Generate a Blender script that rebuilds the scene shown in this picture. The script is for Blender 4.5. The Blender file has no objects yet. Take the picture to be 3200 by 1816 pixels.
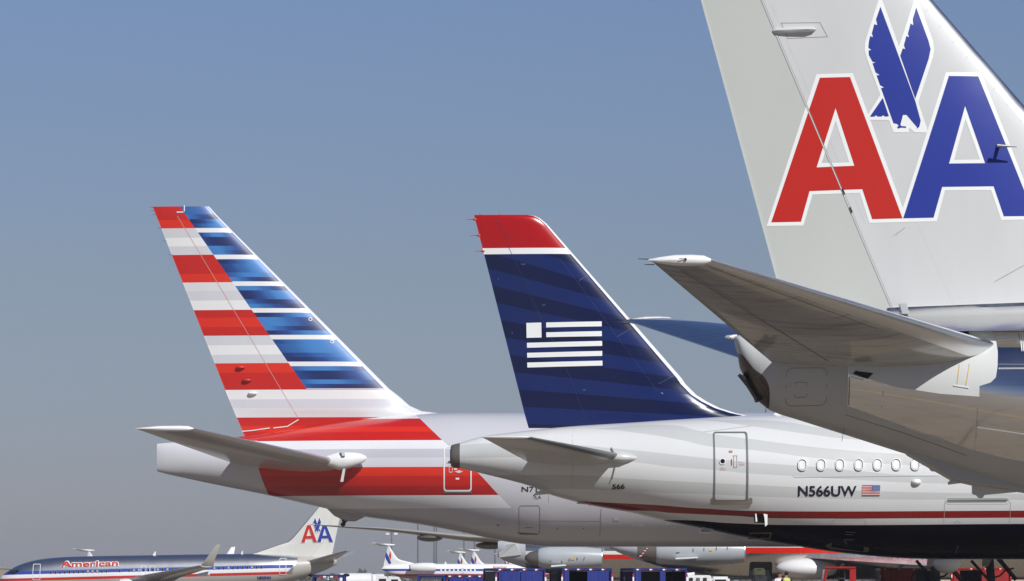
import bpy, bmesh, math, random
from mathutils import Vector, Matrix
from mathutils.geometry import delaunay_2d_cdt
random.seed(7)
# ------------------------------------------------------------------ camera
F, CX, YH, CZ = 12000.0, 1600.0, 1856.0, 0.8      # focal length in photo pixels, horizon row, eye height
scn = bpy.context.scene
scn.render.resolution_x, scn.render.resolution_y = 1024, 581
cam_d = bpy.data.cameras.new('camera')
cam = bpy.data.objects.new('camera', cam_d); scn.collection.objects.link(cam)
cam.location = (0, 0, CZ); cam.rotation_euler = (math.pi/2, 0, 0)
cam_d.sensor_width = 36; cam_d.lens = 135
cam_d.shift_y = (YH-908)/3200.0
cam_d.clip_start = 1; cam_d.clip_end = 20000
scn.camera = cam
# ------------------------------------------------------------------ light
SD = Vector((-0.55, 1.0, -1.0)).normalized()       # direction the sunlight travels
EL = math.asin(-SD.z); ROT = math.atan2(-SD.x, -SD.y)
world = bpy.data.worlds.new('World'); scn.world = world; world.use_nodes = True
wn = world.node_tree.nodes; wl = world.node_tree.links
sky = wn.new('ShaderNodeTexSky'); sky.sky_type = 'NISHITA'; sky.sun_disc = False
sky.sun_elevation = EL; sky.sun_rotation = ROT
sky.altitude = 150; sky.air_density = 1.0; sky.dust_density = 0.6; sky.ozone_density = 2.0
wn['Background'].inputs['Strength'].default_value = 0.06
# dry, dusty autumn air: the sky greys towards the horizon
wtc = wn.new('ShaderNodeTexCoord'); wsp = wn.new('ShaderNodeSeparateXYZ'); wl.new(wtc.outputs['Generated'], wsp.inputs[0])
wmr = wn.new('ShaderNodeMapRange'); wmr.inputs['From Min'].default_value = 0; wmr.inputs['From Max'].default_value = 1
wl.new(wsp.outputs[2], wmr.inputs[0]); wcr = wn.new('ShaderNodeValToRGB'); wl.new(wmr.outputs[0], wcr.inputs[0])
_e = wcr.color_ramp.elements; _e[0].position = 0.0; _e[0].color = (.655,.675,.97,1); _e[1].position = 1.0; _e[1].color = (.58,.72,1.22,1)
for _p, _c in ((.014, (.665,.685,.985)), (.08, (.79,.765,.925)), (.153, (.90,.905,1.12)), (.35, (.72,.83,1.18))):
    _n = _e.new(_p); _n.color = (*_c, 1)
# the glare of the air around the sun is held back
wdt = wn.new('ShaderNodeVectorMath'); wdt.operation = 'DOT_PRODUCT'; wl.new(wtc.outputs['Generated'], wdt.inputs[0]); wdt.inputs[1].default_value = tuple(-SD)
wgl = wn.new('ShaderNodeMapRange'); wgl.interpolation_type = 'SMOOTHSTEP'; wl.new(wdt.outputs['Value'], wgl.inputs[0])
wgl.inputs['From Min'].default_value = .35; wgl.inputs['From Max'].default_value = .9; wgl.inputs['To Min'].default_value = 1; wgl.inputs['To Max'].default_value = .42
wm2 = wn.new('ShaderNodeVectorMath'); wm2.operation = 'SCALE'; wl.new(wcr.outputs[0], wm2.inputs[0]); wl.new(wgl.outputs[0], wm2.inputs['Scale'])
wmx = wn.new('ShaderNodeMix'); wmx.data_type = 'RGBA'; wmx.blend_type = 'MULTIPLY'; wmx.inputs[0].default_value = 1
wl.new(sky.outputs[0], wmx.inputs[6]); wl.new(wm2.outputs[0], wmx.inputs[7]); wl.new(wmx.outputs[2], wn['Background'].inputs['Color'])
sl = bpy.data.lights.new('sun', 'SUN'); sl.energy = 4.3; sl.angle = math.radians(0.53); sl.color = (1.0, 0.985, 0.955)
sun = bpy.data.objects.new('sun', sl); scn.collection.objects.link(sun)
sun.rotation_euler = SD.to_track_quat('-Z', 'Y').to_euler(); sun.location = (60, -120, 120)
scn.view_settings.view_transform = 'Standard'; scn.view_settings.look = 'None'
scn.view_settings.exposure = 0.0; scn.view_settings.gamma = 1.0
# ------------------------------------------------------------------ shader expressions
class E:
    def __init__(s, nt, sock): s.nt = nt; s.s = sock
    def _m(s, op, *o):
        n = s.nt.nodes.new('ShaderNodeMath'); n.operation = op
        for i, v in enumerate((s,)+o):
            if isinstance(v, E): s.nt.links.new(v.s, n.inputs[i])
            else: n.inputs[i].default_value = v
        return E(s.nt, n.outputs[0])
    def __add__(s, o): return s._m('ADD', o)
    __radd__ = __add__
    def __sub__(s, o): return s._m('SUBTRACT', o)
    def __rsub__(s, o): return (s*-1.0)+o
    def __mul__(s, o): return s._m('MULTIPLY', o)
    __rmul__ = __mul__
    def __truediv__(s, o): return s._m('DIVIDE', o)
    def gt(s, o): return s._m('GREATER_THAN', o)
    def lt(s, o): return s._m('LESS_THAN', o)
    def fl(s): return s._m('FLOOR')
    def fr(s): return s._m('FRACT')
    def ab(s): return s._m('ABSOLUTE')
    def sin(s): return s._m('SINE')
    def mn(s, o): return s._m('MINIMUM', o)
    def mx(s, o): return s._m('MAXIMUM', o)
def lin(c):
    return tuple(((v/255.0)/12.92 if v/255.0 <= .04045 else ((v/255.0+.055)/1.055)**2.4) for v in c)
class Mat:
    def __init__(s, name, base=(.5,.5,.5), rough=.4, metal=0.0, coat=0.0, spec=.5):
        s.m = bpy.data.materials.new(name); s.m.use_nodes = True; s.nt = s.m.node_tree
        s.b = s.nt.nodes['Principled BSDF']
        s.b.inputs['Base Color'].default_value = (*base, 1); s.b.inputs['Roughness'].default_value = rough
        s.b.inputs['Metallic'].default_value = metal; s.b.inputs['Coat Weight'].default_value = coat
        s.b.inputs['Coat Roughness'].default_value = .06
        s.b.inputs['Specular IOR Level'].default_value = spec
        s.base = base
    def xyz(s):
        tc = s.nt.nodes.new('ShaderNodeTexCoord'); sp = s.nt.nodes.new('ShaderNodeSeparateXYZ')
        s.tc = tc; s.nt.links.new(tc.outputs['Object'], sp.inputs[0])
        return [E(s.nt, sp.outputs[i]) for i in range(3)]
    def curve(s, x, pts):
        "z-edge as a function of x through pts, linear between them"
        pts = sorted(pts); x0, x1 = pts[0][0], pts[-1][0]; zs = [p[1] for p in pts]; z0, z1 = min(zs)-.01, max(zs)+.01
        n = s.nt.nodes.new('ShaderNodeFloatCurve'); c = n.mapping.curves[0]
        n.mapping.use_clip = False
        for i, (a, b) in enumerate(pts):
            u, v = (a-x0)/(x1-x0), (b-z0)/(z1-z0)
            if i == 0: c.points[0].location = (u, v)
            elif i == len(pts)-1: c.points[len(c.points)-1].location = (u, v)
            else: c.points.new(u, v)
        n.mapping.update()
        t = (x - x0)/(x1-x0)
        s.nt.links.new(t.s, n.inputs['Value'])
        return E(s.nt, n.outputs[0])*(z1-z0) + z0
    def ramp(s, v, stops, interp='CONSTANT'):
        n = s.nt.nodes.new('ShaderNodeValToRGB'); r = n.color_ramp; r.interpolation = interp
        while len(r.elements) > 1: r.elements.remove(r.elements[-1])
        r.elements[0].position = stops[0][0]; r.elements[0].color = (*stops[0][1], 1)
        for p, c in stops[1:]:
            e = r.elements.new(p); e.color = (*c, 1)
        s.nt.links.new(v.s, n.inputs[0]); return n.outputs[0]
    def mix(s, fac, a, b):
        n = s.nt.nodes.new('ShaderNodeMix'); n.data_type = 'RGBA'
        if isinstance(fac, E): s.nt.links.new(fac.s, n.inputs[0])
        else: n.inputs[0].default_value = fac
        for k, v in ((6, a), (7, b)):
            if isinstance(v, tuple): n.inputs[k].default_value = (*v, 1)
            else: s.nt.links.new(v, n.inputs[k])
        return n.outputs[2]
    def noise(s, scale=(1,1,1), sc=1.0, detail=4, rough=.5, coord='Object'):
        tc = s.nt.nodes.new('ShaderNodeTexCoord'); mp = s.nt.nodes.new('ShaderNodeMapping')
        mp.inputs['Scale'].default_value = scale; s.nt.links.new(tc.outputs[coord], mp.inputs[0])
        n = s.nt.nodes.new('ShaderNodeTexNoise'); n.inputs['Scale'].default_value = sc
        n.inputs['Detail'].default_value = detail; n.inputs['Roughness'].default_value = rough
        s.nt.links.new(mp.outputs[0], n.inputs['Vector']); return E(s.nt, n.outputs[0])
    def color(s, sock): s.nt.links.new(sock, s.b.inputs['Base Color'])
    def set(s, name, e): s.nt.links.new(e.s, s.b.inputs[name])
    def bump(s, e, strength=.1, dist=.02):
        n = s.nt.nodes.new('ShaderNodeBump'); n.inputs['Strength'].default_value = strength
        n.inputs['Distance'].default_value = dist; s.nt.links.new(e.s, n.inputs['Height'])
        s.nt.links.new(n.outputs[0], s.b.inputs['Normal'])
    def grime(s, col, amt=.12, scale=(.6,.6,.25), sc=2.0):
        "weathering: streaky mottling multiplied into a paint colour"
        nz = s.noise(scale, sc, 6, .6)
        f = (nz - .42).mx(0.0)*amt*3.0
        return s.mix(f.mn(1.0), col, (.16,.145,.125))
def paint(name, rgb, rough=.3, coat=.3, metal=0.0, amt=.1, lin_in=False):
    c = rgb if lin_in else lin(rgb)
    m = Mat(name, c, rough, metal, coat); m.color(m.grime(c, amt)); return m.m
# ------------------------------------------------------------------ mesh helpers
COL = scn.collection
def setp(o, label=None, cat=None, group=None, kind=None):
    if label: o['label'] = label
    if cat: o['category'] = cat
    if group: o['group'] = group
    if kind: o['kind'] = kind
    return o
def thing(name, label, cat, loc, rotz=0, group=None):
    o = bpy.data.objects.new(name, None); COL.objects.link(o); o.location = loc; o.rotation_euler = (0,0,rotz)
    o.empty_display_size = .5
    return setp(o, label, cat, group)
def mesh(name, vs, fs, mat, parent=None, smooth=False, auto=None):
    me = bpy.data.meshes.new(name); me.from_pydata([tuple(v) for v in vs], [], fs); me.update()
    bm = bmesh.new(); bm.from_mesh(me); bmesh.ops.recalc_face_normals(bm, faces=bm.faces); bm.to_mesh(me); bm.free()
    if smooth:
        for p in me.polygons: p.use_smooth = True
        try: me.set_sharp_from_angle(angle=math.radians(auto or 35))
        except Exception: pass
    me.materials.append(mat)
    o = bpy.data.objects.new(name, me); COL.objects.link(o); o.parent = parent; return o
class MB:
    def __init__(s): s.v = []; s.f = []
    def add(s, vs, fs):
        k = len(s.v); s.v += [Vector(v) for v in vs]; s.f += [tuple(i+k for i in f) for f in fs]; return s
    def box(s, x0, x1, y0, y1, z0, z1, bev=0.0):
        if bev <= 0:
            vs = [(x,y,z) for z in (z0,z1) for y in (y0,y1) for x in (x0,x1)]
            return s.add(vs, [(0,2,3,1),(4,5,7,6),(0,1,5,4),(2,6,7,3),(0,4,6,2),(1,3,7,5)])
        bm = bmesh.new(); bmesh.ops.create_cube(bm, size=1)
        for v in bm.verts: v.co = Vector(((x0+x1)/2+v.co.x*(x1-x0), (y0+y1)/2+v.co.y*(y1-y0), (z0+z1)/2+v.co.z*(z1-z0)))
        bmesh.ops.bevel(bm, geom=bm.edges[:], offset=bev, segments=2, affect='EDGES')
        bm.verts.index_update(); s.add([v.co for v in bm.verts], [[v.index for v in f.verts] for f in bm.faces]); bm.free(); return s
    def tube(s, a, b, r0, r1=None, n=12, cap=True):
        r1 = r0 if r1 is None else r1; a, b = Vector(a), Vector(b); d = (b-a).normalized()
        u = d.orthogonal().normalized(); w = d.cross(u)
        vs = [a+(u*math.cos(t)+w*math.sin(t))*r0 for t in [2*math.pi*i/n for i in range(n)]]
        vs += [b+(u*math.cos(t)+w*math.sin(t))*r1 for t in [2*math.pi*i/n for i in range(n)]]
        fs = [(i,(i+1)%n,n+(i+1)%n,n+i) for i in range(n)]
        if cap: fs += [tuple(range(n))[::-1], tuple(range(n,2*n))]
        return s.add(vs, fs)
    def rings(s, rings, cap=True):
        n = len(rings[0]); vs = [p for r in rings for p in r]
        fs = [(k*n+i, k*n+(i+1)%n, (k+1)*n+(i+1)%n, (k+1)*n+i) for k in range(len(rings)-1) for i in range(n)]
        if cap: fs += [tuple(range(n))[::-1], tuple(range((len(rings)-1)*n, len(rings)*n))]
        return s.add(vs, fs)
    def ellipsoid(s, c, r, nu=20, nv=12):
        R = []
        for j in range(nv+1):
            a = -math.pi/2 + math.pi*(j+.02 if j == 0 else (j-.02 if j == nv else j))/nv
            R.append([(c[0]+r[0]*math.sin(a), c[1]+r[1]*math.cos(a)*math.cos(t), c[2]+r[2]*math.cos(a)*math.sin(t)) for t in [2*math.pi*i/nu for i in range(nu)]])
        return s.rings(R)
    def prism(s, poly, y0, y1):
        "poly = (x, z) outline, extruded along y"
        n = len(poly); vs = [(x,y0,z) for x,z in poly]+[(x,y1,z) for x,z in poly]
        return s.add(vs, [tuple(range(n)), tuple(range(n,2*n))[::-1]]+[(i,(i+1)%n,n+(i+1)%n,n+i) for i in range(n)])
    def build(s, name, mat, parent=None, smooth=False, auto=None): return mesh(name, s.v, s.f, mat, parent, smooth, auto)
def copy_tree(o, parent=None):
    c = o.copy(); COL.objects.link(c); c.parent = parent
    for ch in o.children: copy_tree(ch, c)
    return c
def pchip(pts):
    "smooth monotone interpolation through sorted (x, y)"
    xs = [p[0] for p in pts]; ys = [p[1] for p in pts]; n = len(xs)
    h = [xs[i+1]-xs[i] for i in range(n-1)]; d = [(ys[i+1]-ys[i])/h[i] for i in range(n-1)]
    m = [d[0]]+[0 if d[i-1]*d[i] <= 0 else 2*d[i-1]*d[i]/(d[i-1]+d[i]) for i in range(1, n-1)]+[d[-1]]
    def f(x):
        if x <= xs[0]: return ys[0]
        if x >= xs[-1]: return ys[-1]
        i = 0
        while x > xs[i+1]: i += 1
        t = (x-xs[i])/h[i]; t2 = t*t; t3 = t2*t
        return (2*t3-3*t2+1)*ys[i]+(t3-2*t2+t)*h[i]*m[i]+(-2*t3+3*t2)*ys[i+1]+(t3-t2)*h[i]*m[i+1]
    return f
def lerp(pts):
    pts = sorted(pts)
    def f(x):
        if x <= pts[0][0]: a, b = pts[0], pts[1]
        elif x >= pts[-1][0]: a, b = pts[-2], pts[-1]
        else:
            i = 0
            while x > pts[i+1][0]: i += 1
            a, b = pts[i], pts[i+1]
        return a[1]+(b[1]-a[1])*(x-a[0])/(b[0]-a[0])
    return f
def foil(f):
    return 10*(.2969*math.sqrt(max(f,0))-.126*f-.3516*f*f+.2843*f**3-.1036*f**4)
class Fr:
    "a vertical plane at distance D; turns outline measurements into metres in that plane"
    def __init__(s, D, cx): s.D = D; s.X0 = (cx-CX)*D/F; s.k = D/F
    def P(s, px, py, dy=0.0):
        d = s.D+dy; return Vector(((px-CX)*d/F-s.X0, dy, CZ+(YH-py)*d/F))
    def X(s, px, dy=0.0): return (px-CX)*(s.D+dy)/F-s.X0
    def Z(s, py, dy=0.0): return CZ+(YH-py)*(s.D+dy)/F
    def loc(s): return (s.X0, s.D, 0)
class Body:
    "lofted fuselage from (px, top, bottom, half width in m)"
    def __init__(s, fr, st, n=72, m=110, power=2.0):
        s.fr = fr; s.p = power
        xs = [fr.X(a[0]) for a in st]
        s.top = pchip([(x, fr.Z(a[1])) for x, a in zip(xs, st)]); s.bot = pchip([(x, fr.Z(a[2])) for x, a in zip(xs, st)])
        s.hw = pchip([(x, a[3]) for x, a in zip(xs, st)]); s.x0, s.x1 = xs[0], xs[-1]; s.n, s.m = n, m; s.xs = xs
    def ring(s, x):
        t, b, w = s.top(x), s.bot(x), s.hw(x); c = (t+b)/2; h = (t-b)/2; q = 2.0/s.p
        r = []
        for i in range(s.n):
            a = 2*math.pi*i/s.n; ca, sa = math.cos(a), math.sin(a)
            r.append((x, w*math.copysign(abs(ca)**q, ca), c+h*math.copysign(abs(sa)**q, sa)))
        return r
    def build(s, name, mat, parent, xa=None, xb=None):
        xa = s.x0 if xa is None else xa; xb = s.x1 if xb is None else xb
        X = sorted(set([xa, xb]+[x for x in s.xs if xa < x < xb]+[xa+(xb-xa)*i/s.m for i in range(1, s.m)]))
        return MB().rings([s.ring(x) for x in X]).build(name, mat, parent, True, 50)
    def side(s, x, z):
        t, b, w = s.top(x), s.bot(x), s.hw(x); c = (t+b)/2; h = max((t-b)/2, 1e-3); u = min(abs((z-c)/h), .9999)
        return -w*(1-u**s.p)**(1.0/s.p)
class Fin:
    "vertical surface: rows of (py, px of leading edge, px of trailing edge, max half thickness)"
    def __init__(s, fr, rows, sub=6):
        s.fr = fr; rows = sorted(rows); Z = [fr.Z(r[0]) for r in rows]
        s.le = lerp([(z, fr.X(r[1])) for z, r in zip(Z, rows)]); s.te = lerp([(z, fr.X(r[2])) for z, r in zip(Z, rows)])
        s.t = lerp([(z, r[3]) for z, r in zip(Z, rows)]); s.z0, s.z1 = min(Z), max(Z)
        s.zs = sorted(set(Z+[s.z0+(s.z1-s.z0)*i/(sub*6) for i in range(sub*6+1)]))
    def part(s, name, f0, f1, mat, parent, z0=None, z1=None, nc=44, cap=True):
        z0 = s.z0 if z0 is None else z0; z1 = s.z1 if z1 is None else z1
        zs = [z0]+[z for z in s.zs if z0 < z < z1]+[z1]; R = []
        fs = [f0+(f1-f0)*(.5-.5*math.cos(math.pi*i/nc)) for i in range(nc+1)]
        for z in zs:
            L, T, t = s.le(z), s.te(z), s.t(z)
            near = [(L+(T-L)*f, -max(t*foil(f), .006), z) for f in fs]; far = [(x, -y, zz) for x, y, zz in near]
            R.append(near+far[::-1])
        return MB().rings(R, cap).build(name, mat, parent, True, 40)
    def side(s, x, z):
        L, T = s.le(z), s.te(z); f = min(max((x-L)/(T-L), 0), 1); return -max(s.t(z)*foil(f), .006)
class Stab:
    "horizontal surface: rows of (LE point, TE point, max half thickness)"
    def __init__(s, rows): s.rows = rows
    def part(s, name, f0, f1, mat, parent, mirror=False, nc=12, s0=0.0, s1=1.0, ns=14):
        fs = [f0+(f1-f0)*(.5-.5*math.cos(math.pi*i/nc)) for i in range(nc+1)]; R = []
        for k in range(ns+1):
            u = (s0+(s1-s0)*k/ns)*(len(s.rows)-1); i = min(int(u), len(s.rows)-2); w = u-i
            a, b = s.rows[i], s.rows[i+1]; L = a[0].lerp(b[0], w); T = a[1].lerp(b[1], w); t = a[2]+(b[2]-a[2])*w
            up = []; dn = []
            for f in fs:
                p = L.lerp(T, f); h = max(t*foil(f), .008)
                up.append(Vector((p.x, p.y, p.z+h*.75))); dn.append(Vector((p.x, p.y, p.z-h*1.25)))
            r = up+dn[::-1]
            if mirror: r = [Vector((p.x, -p.y, p.z)) for p in r]
            R.append(r)
        return MB().rings(R).build(name, mat, parent, True, 40)
def inpoly(x, y, loops):
    c = False
    for L in loops:
        n = len(L)
        for i in range(n):
            (x1, y1), (x2, y2) = L[i], L[(i+1)%n]
            if (y1 > y) != (y2 > y) and x < (x2-x1)*(y-y1)/(y2-y1)+x1: c = not c
    return c
def decal_xz(name, loops, side, off, mat, parent, grid=.35):
    "flat marking laid on a curved skin: loops in local (x, z), even-odd filled"
    vs = []; es = []
    def dense(L):
        o = []
        for i in range(len(L)):
            a, b = Vector(L[i]), Vector(L[(i+1)%len(L)]); n = max(1, math.ceil((b-a).length/(grid*.8))); o += [a.lerp(b, k/n) for k in range(n)]
        return o
    for L in [dense(L) for L in loops]:
        k = len(vs); vs += [Vector(p) for p in L]; es += [(k+i, k+(i+1)%len(L)) for i in range(len(L))]
    x0 = min(v.x for v in vs); x1 = max(v.x for v in vs); z0 = min(v.y for v in vs); z1 = max(v.y for v in vs)
    nx, nz = int((x1-x0)/grid), int((z1-z0)/grid)
    for i in range(1, nx+1):
        for j in range(1, nz+1):
            p = (x0+(x1-x0)*i/(nx+1)+.003*j, z0+(z1-z0)*j/(nz+1)+.002*i)
            if inpoly(p[0], p[1], loops): vs.append(Vector(p))
    r = delaunay_2d_cdt(vs, es, [], 0, 1e-6)
    fs = [f for f in r[2] if inpoly(sum(r[0][i].x for i in f)/3, sum(r[0][i].y for i in f)/3, loops)]
    return mesh(name, [(p.x, side(p.x, p.y)-off, p.y) for p in r[0]], [tuple(f) for f in fs], mat, parent, True, 60)
def decal(name, loops, fr, dy, side, off, mat, parent, grid=.35):
    return decal_xz(name, [[(fr.X(a, dy), fr.Z(b, dy)) for a, b in L] for L in loops], side, off, mat, parent, grid)
class Strips:
    def __init__(s, mbs): s.mbs = mbs
    def build(s, name, mat, parent=None):
        for mb in s.mbs: o = mb.build(name, mat, parent)
        return o
def strips(paths, fr, dy, side, off, width):
    "thin raised ribbons following px paths, one part for each path"
    out = []
    for P in paths:
        Q = [Vector((fr.X(a, dy), fr.Z(b, dy))) for a, b in P]; closed = (Q[0]-Q[-1]).length < 1e-4 and len(Q) > 2; R = [Q[0]]
        for a, b in zip(Q, Q[1:]):
            n = max(1, int((b-a).length/.2)); R += [a.lerp(b, (i+1)/n) for i in range(n)]
        R = [p for i, p in enumerate(R) if i == 0 or (p-R[i-1]).length > 1e-6]
        vs = []
        for i, p in enumerate(R):
            d0 = (p-R[i-1]).normalized() if i else ((R[-1]-R[-2]).normalized() if closed else (R[1]-p).normalized())
            d1 = (R[i+1]-p).normalized() if i < len(R)-1 else ((R[1]-R[0]).normalized() if closed else d0)
            d = (d0+d1); d = d.normalized() if d.length > 1e-3 else d0
            w = Vector((-d.y, d.x))*width/2/max(.4, abs(d.dot(d1)))
            for q in (p-w, p+w): vs.append((q.x, side(q.x, q.y)-off, q.y))
        out.append(MB().add(vs, [(2*i, 2*i+1, 2*i+3, 2*i+2) for i in range(len(R)-1)]))
    return Strips(out)
def rrect(x0, y0, x1, y1, r, n=5):
    o = []
    for cx, cy, a0 in ((x1-r, y1-r, 0), (x0+r, y1-r, 90), (x0+r, y0+r, 180), (x1-r, y0+r, 270)):
        for i in range(n+1):
            a = math.radians(a0+90*i/n); o.append((cx+r*math.cos(a), cy+r*math.sin(a)))
    return o
def text_mb(body, box, fr, dy, side, off, bold=0.0, shear=0.0, mirror=False):
    cu = bpy.data.curves.new('t', 'FONT'); cu.body = body; cu.offset = bold; cu.fill_mode = 'FRONT'; cu.shear = shear
    o = bpy.data.objects.new('t', cu); COL.objects.link(o)
    dg = bpy.context.evaluated_depsgraph_get(); me = bpy.data.meshes.new_from_object(o.evaluated_get(dg))
    vs = [v.co.copy() for v in me.vertices]; fs = [tuple(p.vertices) for p in me.polygons]
    bpy.data.objects.remove(o); bpy.data.curves.remove(cu); bpy.data.meshes.remove(me)
    x0 = min(v.x for v in vs); x1 = max(v.x for v in vs); y0 = min(v.y for v in vs); y1 = max(v.y for v in vs)
    bx0, by0, bx1, by1 = box[:4]; sl = box[4] if len(box) > 4 else 0.0
    out = []
    for v in vs:
        u = (v.x-x0)/(x1-x0); w = (v.y-y0)/(y1-y0)
        px = bx0+(bx1-bx0)*u; py = by1+(by0-by1)*w+sl*u
        x, z = fr.X(px, dy), fr.Z(py, dy); out.append((x, side(x, z)-off, z))
    return MB().add(out, fs)
# ------------------------------------------------------------------ shared materials
M = {}
M['white'] = paint('white_paint', (232,232,232), .3, .3)
M['decal_white'] = paint('marking_white', (238,240,238), .35, .1, amt=.03)
M['red'] = paint('marking_red', (190,30,17), .42, .12, amt=.03)
M['blue'] = paint('marking_blue', (29,50,146), .42, .12, amt=.03)
M['dred'] = paint('dark_red_band', (120,12,10), .4, .2)
M['navy'] = paint('marking_navy', (22,24,48), .35, .2, amt=.03)
M['grey'] = paint('grey_paint', (205,207,205), .3, .3)
M['line'] = paint('panel_seam', (128,126,122), .5, 0)
M['gasket_shade'] = paint('window_gasket_shade', (172,174,178), .6, 0)  # seal grey that also carries the shade of the window recess
M['cone'] = paint('exhaust_metal', (124,118,112), .45, 0, .5)
M['lineL'] = paint('panel_seam_light', (176,178,176), .5, 0)
M['black'] = paint('black_rubber', (14,14,15), .6, 0, amt=0)
M['dark'] = paint('dark_metal', (46,44,42), .45, 0, .3, .2)
M['steel'] = paint('grey_steel', (130,132,136), .35, 0, .5, .25)
M['glass'] = Mat('dark_glass', (.012,.014,.018), .05, 0, .5).m
M['sill'] = paint('door_sill_tan', (150,140,125), .4, .1)
M['yellow'] = paint('yellow_paint', (222,175,40), .4, .1)
M['beige'] = paint('beige_paint', (196,180,150), .5, 0)
chrome = Mat('polished_leading_edge', (.78,.79,.80), .16, 1.0)
chrome.set('Roughness', chrome.noise((1,1,1), 1.3, 4)*.16+.24)
M['chrome'] = chrome.m
def alu(name, base=(.80,.79,.78), r0=.10, r1=.16, streak=(3.0,.4,.4), bumps=.05):
    m = Mat(name, base, .15, 1.0)
    m.set('Roughness', m.noise(streak, 1.0, 6, .6)*r1+r0)
    nz = m.noise((.35,1.0,1.3), 1.0, 3, .5)
    m.bump(nz, bumps, .05); return m
# ------------------------------------------------------------------ ground
g = Mat('apron_concrete', (.22,.18,.14), .85)
X, Y, Z = g.xyz()
n1 = g.noise((1,1,1), .12, 8, .65); n2 = g.noise((1,1,1), 1.6, 6, .6)
c0 = g.mix(n1, (.235,.19,.142), (.17,.14,.108)); c0 = g.mix((n2-.5).mx(0.0)*1.6, c0, (.11,.095,.08))
jx = ((X/7.6).fr()-.5).ab().gt(.4965); jy = ((Y/7.6).fr()-.5).ab().gt(.4965)
c0 = g.mix(jx.mx(jy), c0, (.05,.045,.04)); g.color(c0)
S = 2600
ground = mesh('ground', [(-S,-S,0),(S,-S,0),(S,S,0),(-S,S,0)], [(0,1,2,3)], g.m); setp(ground, kind='structure')
yl = MB()
for y0, w in ((64, .15), (97, .15), (150.5, .15)): yl.add([(-120,y0,.004),(160,y0,.004),(160,y0+w,.004),(-120,y0+w,.004)], [(0,1,2,3)])
o = yl.build('lane_markings', M['yellow']); setp(o, kind='structure')
# ------------------------------------------------------------------ the letter emblem shared by two tails
def _e(pts): return [(2100+u/2.0218, v/2.0218) for u, v in pts]
L_REDW = _e([(597,1430),(908,477),(1136,473),(1450,1322),(1450,1412),(1240,1416),(1180,1226),(885,1234),(828,1428)])
L_BLUW = _e([(1450,1412),(1450,1322),(1721,468),(1944,466),(2307,1397),(2066,1402),(2002,1213),(1713,1214),(1662,1408)])
L_REDH = _e([(941,1036),(1028,771),(1113,1034)]); L_BLUH = _e([(1770,1022),(1842,762),(1933,1020)])
L_RED = _e([(626,1406),(929,500),(1118,497),(1448,1388),(1258,1392),(1196,1203),(866,1212),(813,1404)])
L_REDC = _e([(910,1063),(1028,692),(1146,1055)])
L_BLU = _e([(1452,1388),(1739,492),(1927,492),(2274,1376),(2082,1378),(2018,1189),(1696,1192),(1642,1385)])
L_BLUC = _e([(1739,1045),(1841,682),(1965,1043)])
E_OUT = _e([(1298,10),(1320,10),(1425,305),(1525,8),(1548,8),(1640,265),(1648,320),(1640,372),(1546,658),(1603,830),(1603,850),(1522,848),(1490,820),(1484,848),(1390,848),(1362,770),(1236,768),(1225,745),(1307,612),(1222,378),(1209,330),(1211,285),(1225,235)])
E_BODY = _e([(1309,55),(1372,225),(1423,366),(1527,650),(1553,745),(1561,775),(1553,812),(1538,826),(1536,814),(1472,738),(1450,738),(1434,800),(1440,808),(1468,810),(1470,820),(1440,818),(1418,824),(1413,814),(1424,806),(1412,794),(1390,790),(1312,568),(1332,564),(1306,550),(1284,488),(1304,486),(1278,470),(1259,412),(1279,406),(1258,402),(1236,360),(1234,331),(1252,328),(1233,314),(1236,275),(1244,240),(1262,248),(1255,222),(1270,165),(1289,172),(1281,135)])
E_WING = _e([(1536,57),(1612,270),(1625,322),(1612,385),(1527,637),(1433,365),(1449,318),(1465,324),(1456,298),(1472,240),(1489,248),(1482,225),(1499,160),(1517,172),(1514,132)])
E_TAIL = _e([(1323,630),(1362,746),(1337,748),(1325,739),(1315,748),(1292,748),(1281,739),(1270,748),(1242,748)])
def letter_emblem(fr, side, off, parent, tr=lambda p: p, etr=None, grid=.3):
    etr = etr or tr; T = lambda L: [tr(p) for p in L]; TE = lambda L: [etr(p) for p in L]
    ro = decal('letter_outline', [T(L_REDW), T(L_REDH)], fr, 0, side, off, M['decal_white'], parent, grid)
    rl = decal('red_letter', [T(L_RED), T(L_REDC)], fr, 0, side, off*1.6, M['red'], parent, grid)
    decal('letter_outline', [T(L_BLUW), T(L_BLUH)], fr, 0, side, off, M['decal_white'], parent, grid)
    decal('blue_letter', [T(L_BLU), T(L_BLUC)], fr, 0, side, off*1.6, M['blue'], parent, grid)
    decal('bird_outline', [TE(E_OUT)], fr, 0, side, off*1.25, M['decal_white'], parent, grid)
    mb = MB()
    for L in (E_BODY, E_WING, E_TAIL):
        o = decal('tmp', [TE(L)], fr, 0, side, off*1.9, M['blue'], parent, grid)
        mb.add([v.co.copy() for v in o.data.vertices], [tuple(p.vertices) for p in o.data.polygons])
        me = o.data; bpy.data.objects.remove(o); bpy.data.meshes.remove(me)
    mb.build('bird_emblem', M['blue'], parent, True)
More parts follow.
